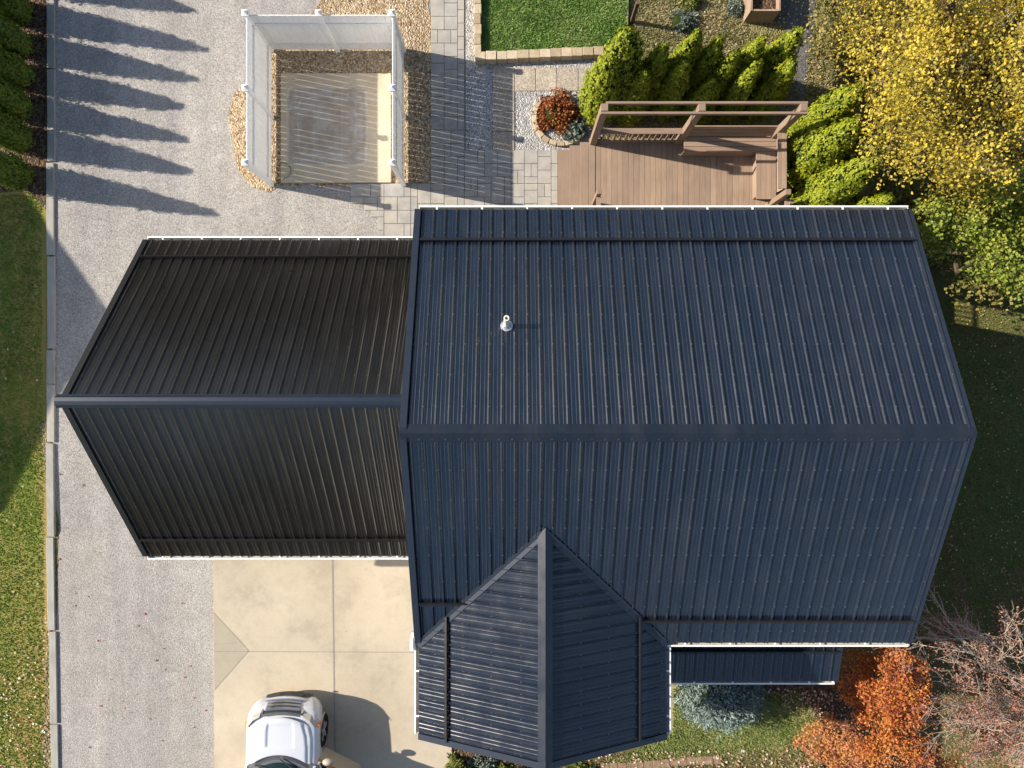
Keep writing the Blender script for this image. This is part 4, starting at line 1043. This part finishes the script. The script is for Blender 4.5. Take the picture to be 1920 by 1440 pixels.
def field(poly, n, z0, z1, r0, r1, rng, dmin=34):
    out = []; us = [p[0] for p in poly]; vs = [p[1] for p in poly]; tries = 0
    while len(out) < n and tries < 4000:
        tries += 1; u = rng.uniform(min(us), max(us)); v = rng.uniform(min(vs), max(vs))
        if inpoly(u, v, poly) and all((u-o[0])**2+(v-o[1])**2 > dmin**2 for o in out): out.append((u, v, rng.uniform(z0, z1), rng.uniform(r0, r1)))
    return pc(out)
tree('yellow_tree', 'yellow leaved tree spreading over the dry ground right of the dark path', P(1650, 105, 0),
     field([(1590, -40), (1790, -60), (1790, 200), (1720, 250), (1660, 190), (1600, 110)], 16, 1.8, 4.2, .40, .62, rr, 46), 9000, .045, 'yellow', seed=1, trunk_r=.10, sub=.36, nsub=16, group='yellow trees')
tree('yellow_tree', 'large bright yellow tree filling the upper right corner', P(1800, 240, 0),
     field([(1750, -80), (2040, -80), (2040, 375), (1860, 390), (1715, 350), (1672, 285), (1700, 200)], 36, 3.0, 5.6, .42, .68, rr, 40), 30000, .046, 'yellow', seed=2, trunk_r=.15, sub=.30, nsub=18, group='yellow trees')
tree('yellow_green_tree', 'yellow green tree reaching towards the right end of the house roof', P(1820, 460, -1),
     field([(1730, 400), (2000, 330), (2010, 530), (1900, 535), (1850, 505), (1810, 470), (1750, 430)], 24, 2.0, 4.3, .30, .50, rr, 36), 14500, .052, 'ygreen', seed=3, trunk_r=.12, sub=.28, nsub=14)
tree('undergrowth_shrub', 'dark leafy undergrowth in shade just above the sunlit grass strip', P(1800, 500, -1.5),
     field([(1660, 340), (1980, 400), (2000, 515), (1830, 515), (1745, 480)], 26, -2.0, -.2, .45, .65, rr, 36), 14000, .08, 'under', seed=4, trunk_r=.05, cat='shrub', sub=.4)
tree('undergrowth_shrub', 'tangled brown and green weeds under the yellow trees', P(1640, 120, .1),
     field([(1535, -40), (1900, -60), (1900, 260), (1700, 330), (1640, 180), (1560, 160)], 40, .12, .7, .38, .55, rr, 36), 15000, .06, 'under', seed=5, trunk_r=.02, cat='shrub', sub=.4, twigs=True)
# autumn trees at the lower right
tree('orange_tree', 'upright tree with glowing orange leaves at the lower right house corner', G(1640, 1318),
     pc([(1700, 1232, 2.6, .20), (1725, 1250, 2.2, .16), (1682, 1262, 2.4, .34), (1712, 1290, 2.2, .34), (1668, 1305, 2.0, .36), (1640, 1300, 1.6, .28), (1700, 1335, 2.0, .40), (1655, 1350, 1.7, .40), (1730, 1310, 1.6, .26), (1625, 1290, 1.3, .26), (1690, 1385, 1.7, .42), (1640, 1400, 1.3, .40), (1722, 1400, 1.5, .34), (1612, 1330, 1.0, .30), (1600, 1250, .6, .42), (1640, 1250, .9, .42), (1590, 1290, .4, .35), (1670, 1225, 1.2, .32)]),
     13500, .036, 'orange', 'twigred', seed=6, trunk_r=.06, sub=.26, nsub=16, upmix=.25, aspect=1.9)
tree('orange_shrub', 'low spreading orange shrub at the bottom edge on the front lawn', G(1560, 1385),
     pc([(1520, 1375, .2, .22), (1550, 1368, .4, .28), (1590, 1385, .6, .32), (1560, 1405, .3, .32), (1530, 1410, .2, .24), (1610, 1425, .5, .36), (1575, 1440, .3, .34), (1660, 1440, .6, .38), (1720, 1445, .5, .36), (1500, 1392, 0, .16), (1780, 1440, 0, .3)]),
     10500, .033, 'orange2', 'twigred', seed=7, trunk_r=.03, sub=.34, nsub=14, cat='shrub', upmix=.2, aspect=1.9)
def bare_tree(name, label, base, ends, tips_r, n, seed, bark, budmat=None, trunk_r=.07, kids=9, gen=3, spread=.5, bn=0, forkp=None):
    rng = np.random.default_rng(seed+900); base = Vector(base); base.z = T(base.x, base.y)
    t_ = thing(name, label, 'tree', base)
    fk = np.array(forkp); m = MB(); branch(m, tuple(base), fk, trunk_r, trunk_r*.8, rng, .03, 5, 9); m.build('trunk', bark, t_)
    m = MB(); tips = []
    def grow(a, b, r, lev):
        pp = branch(m, a, b, r, r*.35, rng, .04, 5, 4 if lev else 6)
        if lev >= gen: tips.append(np.array(pp[-1])); tips.append(np.array(pp[3])); return
        d = np.array(b)-np.array(a); L = np.linalg.norm(d)
        for k in range(kids):
            t = rng.uniform(.3, 1); i = min(4, int(t*5)); s = np.array(pp[i])*(1-(t*5-i))+np.array(pp[i+1])*(t*5-i)
            nd = d/L+rng.normal(size=3)*spread; nd /= np.linalg.norm(nd); grow(tuple(s), tuple(s+nd*L*rng.uniform(.24, .46)), r*.42, lev+1)
    for e in ends: grow(tuple(fk), tuple(e), trunk_r*.36, 1)
    m.build('branches', bark, t_)
    if budmat and bn:
        tp = np.array(tips); 
        sel = tp[rng.random(len(tp)) < .75]; ii = rng.integers(0, len(sel), bn)
        V, Fq = leaves(sel[ii]+rng.normal(size=(bn, 3))*.06, .026, 2.0, rng=rng); npmesh('buds', V, Fq, budmat, t_)
    return t_
bare_tree('pale_branched_tree', 'nearly bare tree with pale branches and dusty pink tips at the right edge', P(2010, 1335, -3.4),
     [tuple(P(u, v, z)) for (u, v, z) in ((1800, 1212, 2.2), (1770, 1222, 1.8), (1850, 1190, 2.4), (1775, 1285, 1.6), (1790, 1345, 1.4), (1850, 1330, 2.0), (1840, 1405, 1.2), (1900, 1425, 1.6), (1900, 1270, 2.8), (1880, 1370, 2.2), (1930, 1210, 2.6), (1960, 1400, 2.4))],
     .1, 0, 1, 'barkp', 'pink', trunk_r=.10, kids=10, gen=3, spread=.34, bn=12000, forkp=tuple(P(2000, 1322, .2)))
bare_tree('bare_shrub', 'leafless grey shrub in the house shade right of the roof corner', P(1850, 1215, -3.2),
     [tuple(P(u, v, z)) for (u, v, z) in ((1790, 1095, -1.0), (1830, 1080, -.8), (1880, 1085, -.8), (1930, 1120, -.9), (1780, 1160, -1.2), (1905, 1170, -1.0))],
     .1, 0, 2, 'bark', 'pink', trunk_r=.04, kids=6, gen=3, spread=.45, bn=900, forkp=tuple(P(1850, 1200, -2.9)))
bare_tree('bare_shrub', 'reddish bare shrub tucked against the shaded lower roof corner', P(1760, 1225, -2.6),
     [tuple(P(u, v, z)) for (u, v, z) in ((1740, 1180, -1.2), (1780, 1175, -1.1), (1810, 1190, -1.2), (1745, 1215, -1.0))],
     .1, 0, 3, 'bark', 'pink', trunk_r=.03, kids=6, gen=3, spread=.5, bn=1200, forkp=tuple(P(1765, 1215, -2.3)))

def bush(name, label, c, rx, ry, h, n, size, mat, seed=0, cat='shrub', aspect=1.6, upmix=.2, lumps=26, inner=True, spiky=0.0, group=None):
    rng = np.random.default_rng(seed+1500); t_ = thing(name, label, cat, (c[0], c[1], c[2]), group)
    d = rng.normal(size=(lumps, 3)); d[:, 2] = np.abs(d[:, 2]); d /= np.linalg.norm(d, axis=1)[:, None]
    cc = d*np.array([rx, ry, h])*(.55+.4*rng.random((lumps, 1)))
    ii = rng.integers(0, lumps, n); s = min(rx, ry)*.17
    pts = cc[ii]+rng.normal(size=(n, 3))*np.array([s, s, s*.8]); pts[:, 2] = np.abs(pts[:, 2])+.02
    out = pts/np.array([rx, ry, h])**1.0; out /= np.linalg.norm(out, axis=1)[:, None]+1e-6
    pts += np.array(c)
    V, Fq = leaves(pts, size, aspect, up=out, upmix=upmix, rng=rng, droop=(out*1.4 if spiky else None)); npmesh('leaves', V, Fq, mat, t_)
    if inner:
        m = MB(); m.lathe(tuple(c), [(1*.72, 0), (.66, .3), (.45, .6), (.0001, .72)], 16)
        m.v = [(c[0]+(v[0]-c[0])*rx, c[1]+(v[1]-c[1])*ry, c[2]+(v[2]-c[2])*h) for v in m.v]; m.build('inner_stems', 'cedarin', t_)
    return t_
q = G(1322, 1318); bush('blue_spruce', 'low spreading blue green spruce half in shade below the porch roof', q+Vector((.28, .42, 0)), 1.15, .88, 1.25, 15000, .030, 'blue', 1, aspect=3.4, lumps=150, spiky=1, upmix=.4)
q = G(1284, 1296); bush('tan_green_bush', 'small yellowish bush at the left corner of the porch roof', q, .32, .25, .3, 1200, .03, 'olive', 2, aspect=2.5)
q = G(1050, 222); bush('red_bush', 'round red brown bush in the curved block planter', q+Vector((-.08, .08, 0)), .52, .55, .55, 3200, .045, 'redbush', 3, aspect=1.7, lumps=40, spiky=1)
q = G(1080, 248); bush('grey_plant', 'grey green plant at the right of the red bush', q, .32, .34, .3, 900, .07, 'greybush', 4, aspect=1.4, lumps=18)
# curved planter edging
m = MB(); cpt = G(1052, 222)
for k in range(11):
    t = math.radians(150+k*17); r = .70; c = cpt+Vector((r*math.cos(t), r*math.sin(t), 0)); tn = Vector((-math.sin(t), math.cos(t), 0))
    m.beam(c-tn*.095+Vector((0, 0, .07)), c+tn*.095+Vector((0, 0, .07+rw.uniform(-.006, .006))), .12, .14)
tag(m.build('planter_edging', 'block', bevel=.01), 'curved tan block edging around the red brown bush', 'edging')
# bushes below the gable
for i, (u, v, rx, ry, h, mt, n, sz, asp, sp, lb) in enumerate([
    (858, 1436, .26, .42, .7, 'olive', 1300, .028, 6, 1, 'spiky yellow green grass clump beside the concrete below the gable'),
    (905, 1440, .40, .35, .35, 'greybush', 1300, .04, 1.6, 0, 'grey purple ground plant below the left gable eave'),
    (948, 1446, .42, .30, .35, 'olive', 1300, .035, 1.6, 0, 'dark green shrub below the gable near its ridge'),
    (1090, 1446, .50, .32, .4, 'olive', 1500, .035, 1.6, 0, 'bright green shrub right of the gable ridge end'),
    (1278, 42, .36, .34, .25, 'greybush', 800, .03, 3, 1, 'sage green tuft on the dry ground above the arborvitae'),
    (1295, 4, .30, .25, .25, 'olive', 700, .035, 2, 0, 'small green bush at the top edge on dry ground'),
    (1378, 18, .26, .24, .25, 'greybush', 600, .03, 2.5, 0, 'small grey green bush left of the planter box')]):
    q = G(u, v); bush('low_bush', lb, q, rx, ry, h, n, sz, mt, 10+i, aspect=asp, spiky=sp, lumps=24)

# grass blades and fallen leaves
def scatter(poly, n, rng):
    us = [p[0] for p in poly]; vs = [p[1] for p in poly]; out = []
    while len(out) < n:
        u = rng.uniform(min(us), max(us)); v = rng.uniform(min(vs), max(vs))
        if inpoly(u, v, poly): out.append((u, v))
    return out
def blades(name, poly, n, mat, h, dz, seed):
    rng = np.random.default_rng(seed); uv = scatter(poly, n, rng)
    p = np.array([tuple(G(u, v, 0)) for u, v in uv]); p[:, 2] += dz
    a = rng.random(n)*6.28; wv = np.stack([np.cos(a), np.sin(a), 0*a], 1)*(.010+.012*rng.random(n))[:, None]
    tp = p+np.stack([rng.normal(size=n)*.6, rng.normal(size=n)*.6, .5+.5*rng.random(n)], 1)*h
    V = np.stack([p-wv, p+wv, tp], 1).reshape(-1, 3); Fq = np.arange(3*n).reshape(-1, 3)
    tag(npmesh(name, V, Fq, mat, None, 3), kind='stuff')
blades('lawn_grass', [(-30, 365), (78, 365), (84, 1470), (-30, 1470)], 26000, 'bladel', .05, .005, 1)
blades('bank_grass', [(904, -20), (1174, -20), (1172, 60), (1132, 103), (904, 112)], 15000, 'bladeg', .06, .14, 2)
blades('front_grass', [(1120, 1440), (1262, 1370), (1262, 1290), (1500, 1300), (1540, 1360), (1500, 1410), (1140, 1425)], 20000, 'bladef', .06, .008, 3)
blades('dry_front_grass', [(1120, 1415), (1540, 1390), (1800, 1450), (1120, 1455)], 5000, 'bladed', .06, .01, 4)
blades('dry_grass', [(1180, -20), (1395, -20), (1400, 60), (1480, 70), (1500, 190), (1180, 150)], 12000, 'bladed', .07, .012, 5)
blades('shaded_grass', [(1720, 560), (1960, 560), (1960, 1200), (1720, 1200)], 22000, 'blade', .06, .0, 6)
blades('rough_grass', [(1690, 1210), (1960, 1190), (1960, 1470), (1600, 1470)], 11000, 'bladed', .07, .0, 8)
blades('weed_grass', [(1500, 190), (1700, 200), (1640, 0), (1530, 0)], 5000, 'bladed', .09, .014, 7)
def litter(name, specs, mat, size, seed):
    rng = np.random.default_rng(seed); P_ = []
    for poly, n, dz in specs:
        for u, v in scatter(poly, n, rng): P_.append(tuple(G(u, v, dz+rng.uniform(.0, .012))))
    P_ = np.array(P_); up = np.tile(np.array([[0, 0, 1.]]), (len(P_), 1))
    V, Fq = leaves(P_, size, 1.25, up=up, upmix=.75, rng=rng); tag(npmesh(name, V, Fq, mat), kind='stuff')
litter('fallen_leaves', [([(-20, 1240), (84, 1200), (84, 1460), (-20, 1460)], 210, .04), ([(-20, 400), (84, 400), (84, 1200), (-20, 1200)], 30, .04), ([(78, 1150), (94, 1150), (96, 1450), (80, 1450)], 50, .03), ([(1100, 1410), (1540, 1400), (1540, 1440), (1100, 1450)], 260, .05), ([(1190, 0), (1390, 0), (1480, 120), (1200, 130)], 40, .05), ([(1430, 1290), (1640, 1300), (1620, 1355), (1490, 1345)], 260, .03)], 'litter', .05, 1)
litter('fallen_red_leaves', [([(110, 1100), (395, 1100), (395, 1440), (110, 1440)], 26, .018), ([(110, 800), (200, 1000), (230, 1100), (110, 1100)], 4, .018), ([(1500, 1330), (1960, 1250), (1960, 1450), (1500, 1450)], 420, .03), ([(-10, 1330), (86, 1330), (86, 1450), (-10, 1450)], 40, .04)], 'litterr', .05, 2)
litter('fallen_yellow_leaves', [([(1445, -10), (1530, -10), (1520, 60), (1490, 60), (1455, 55)], 46, .03), ([(1505, 60), (1700, 60), (1760, 330), (1660, 260), (1520, 180)], 300, .06), ([(1730, 560), (1940, 560), (1940, 1180), (1745, 1180)], 420, .04), ([(1500, 175), (1600, 190), (1600, 240), (1500, 225)], 40, .04)], 'littery', .042, 3)

# woodland beyond the gardens, out of frame to the north, south and east; the steep roofs mirror it
rngw = np.random.default_rng(4242); W_ = []; m = MB()
def woods(x0, y0, x1, y1, n, h):
    for k in range(n):
        t = (k+.5)/n; x = lerp(x0, x1, t)+rngw.uniform(-1.5, 1.5); y = lerp(y0, y1, t)+rngw.uniform(-1.5, 1.5); hh = h*rngw.uniform(.75, 1.15); r = rngw.uniform(2.2, 3.4)
        d = rngw.normal(size=(420, 3)); d /= np.linalg.norm(d, axis=1)[:, None]
        W_.append(np.array([x, y, T(x, y)+hh*.55])+d*np.array([r, r, hh*.48])*(.72+.33*rngw.random((420, 1))))
        m.lathe((x, y, T(x, y)), [(.3, 0), (.25, hh*.1), (r*.6, hh*.2), (r*.75, hh*.55), (r*.5, hh*.85), (.01, hh*.95)], 10)
woods(-30, 24, 34, 24, 18, 10); woods(-26, 32, 34, 32, 14, 13); woods(-26, -24, 34, -24, 17, 10); woods(34, -22, 34, 22, 12, 9)
pw_ = np.concatenate(W_); V, Fq = leaves(pw_, .55, 1.3, rng=rngw)
MAT['woods'] = leaf_mat('autumn_woodland', [(0, (.03, .04, .012)), (.5, (.09, .07, .03)), (1, (.22, .12, .05))], .1, .8, .2, .5)
wf = npmesh('distant_woods', V, Fq, 'woods'); tag(wf, kind='stuff')
m.build('woods_core', plain('woods_shade', (.025, .028, .012), .9, .1), wf)
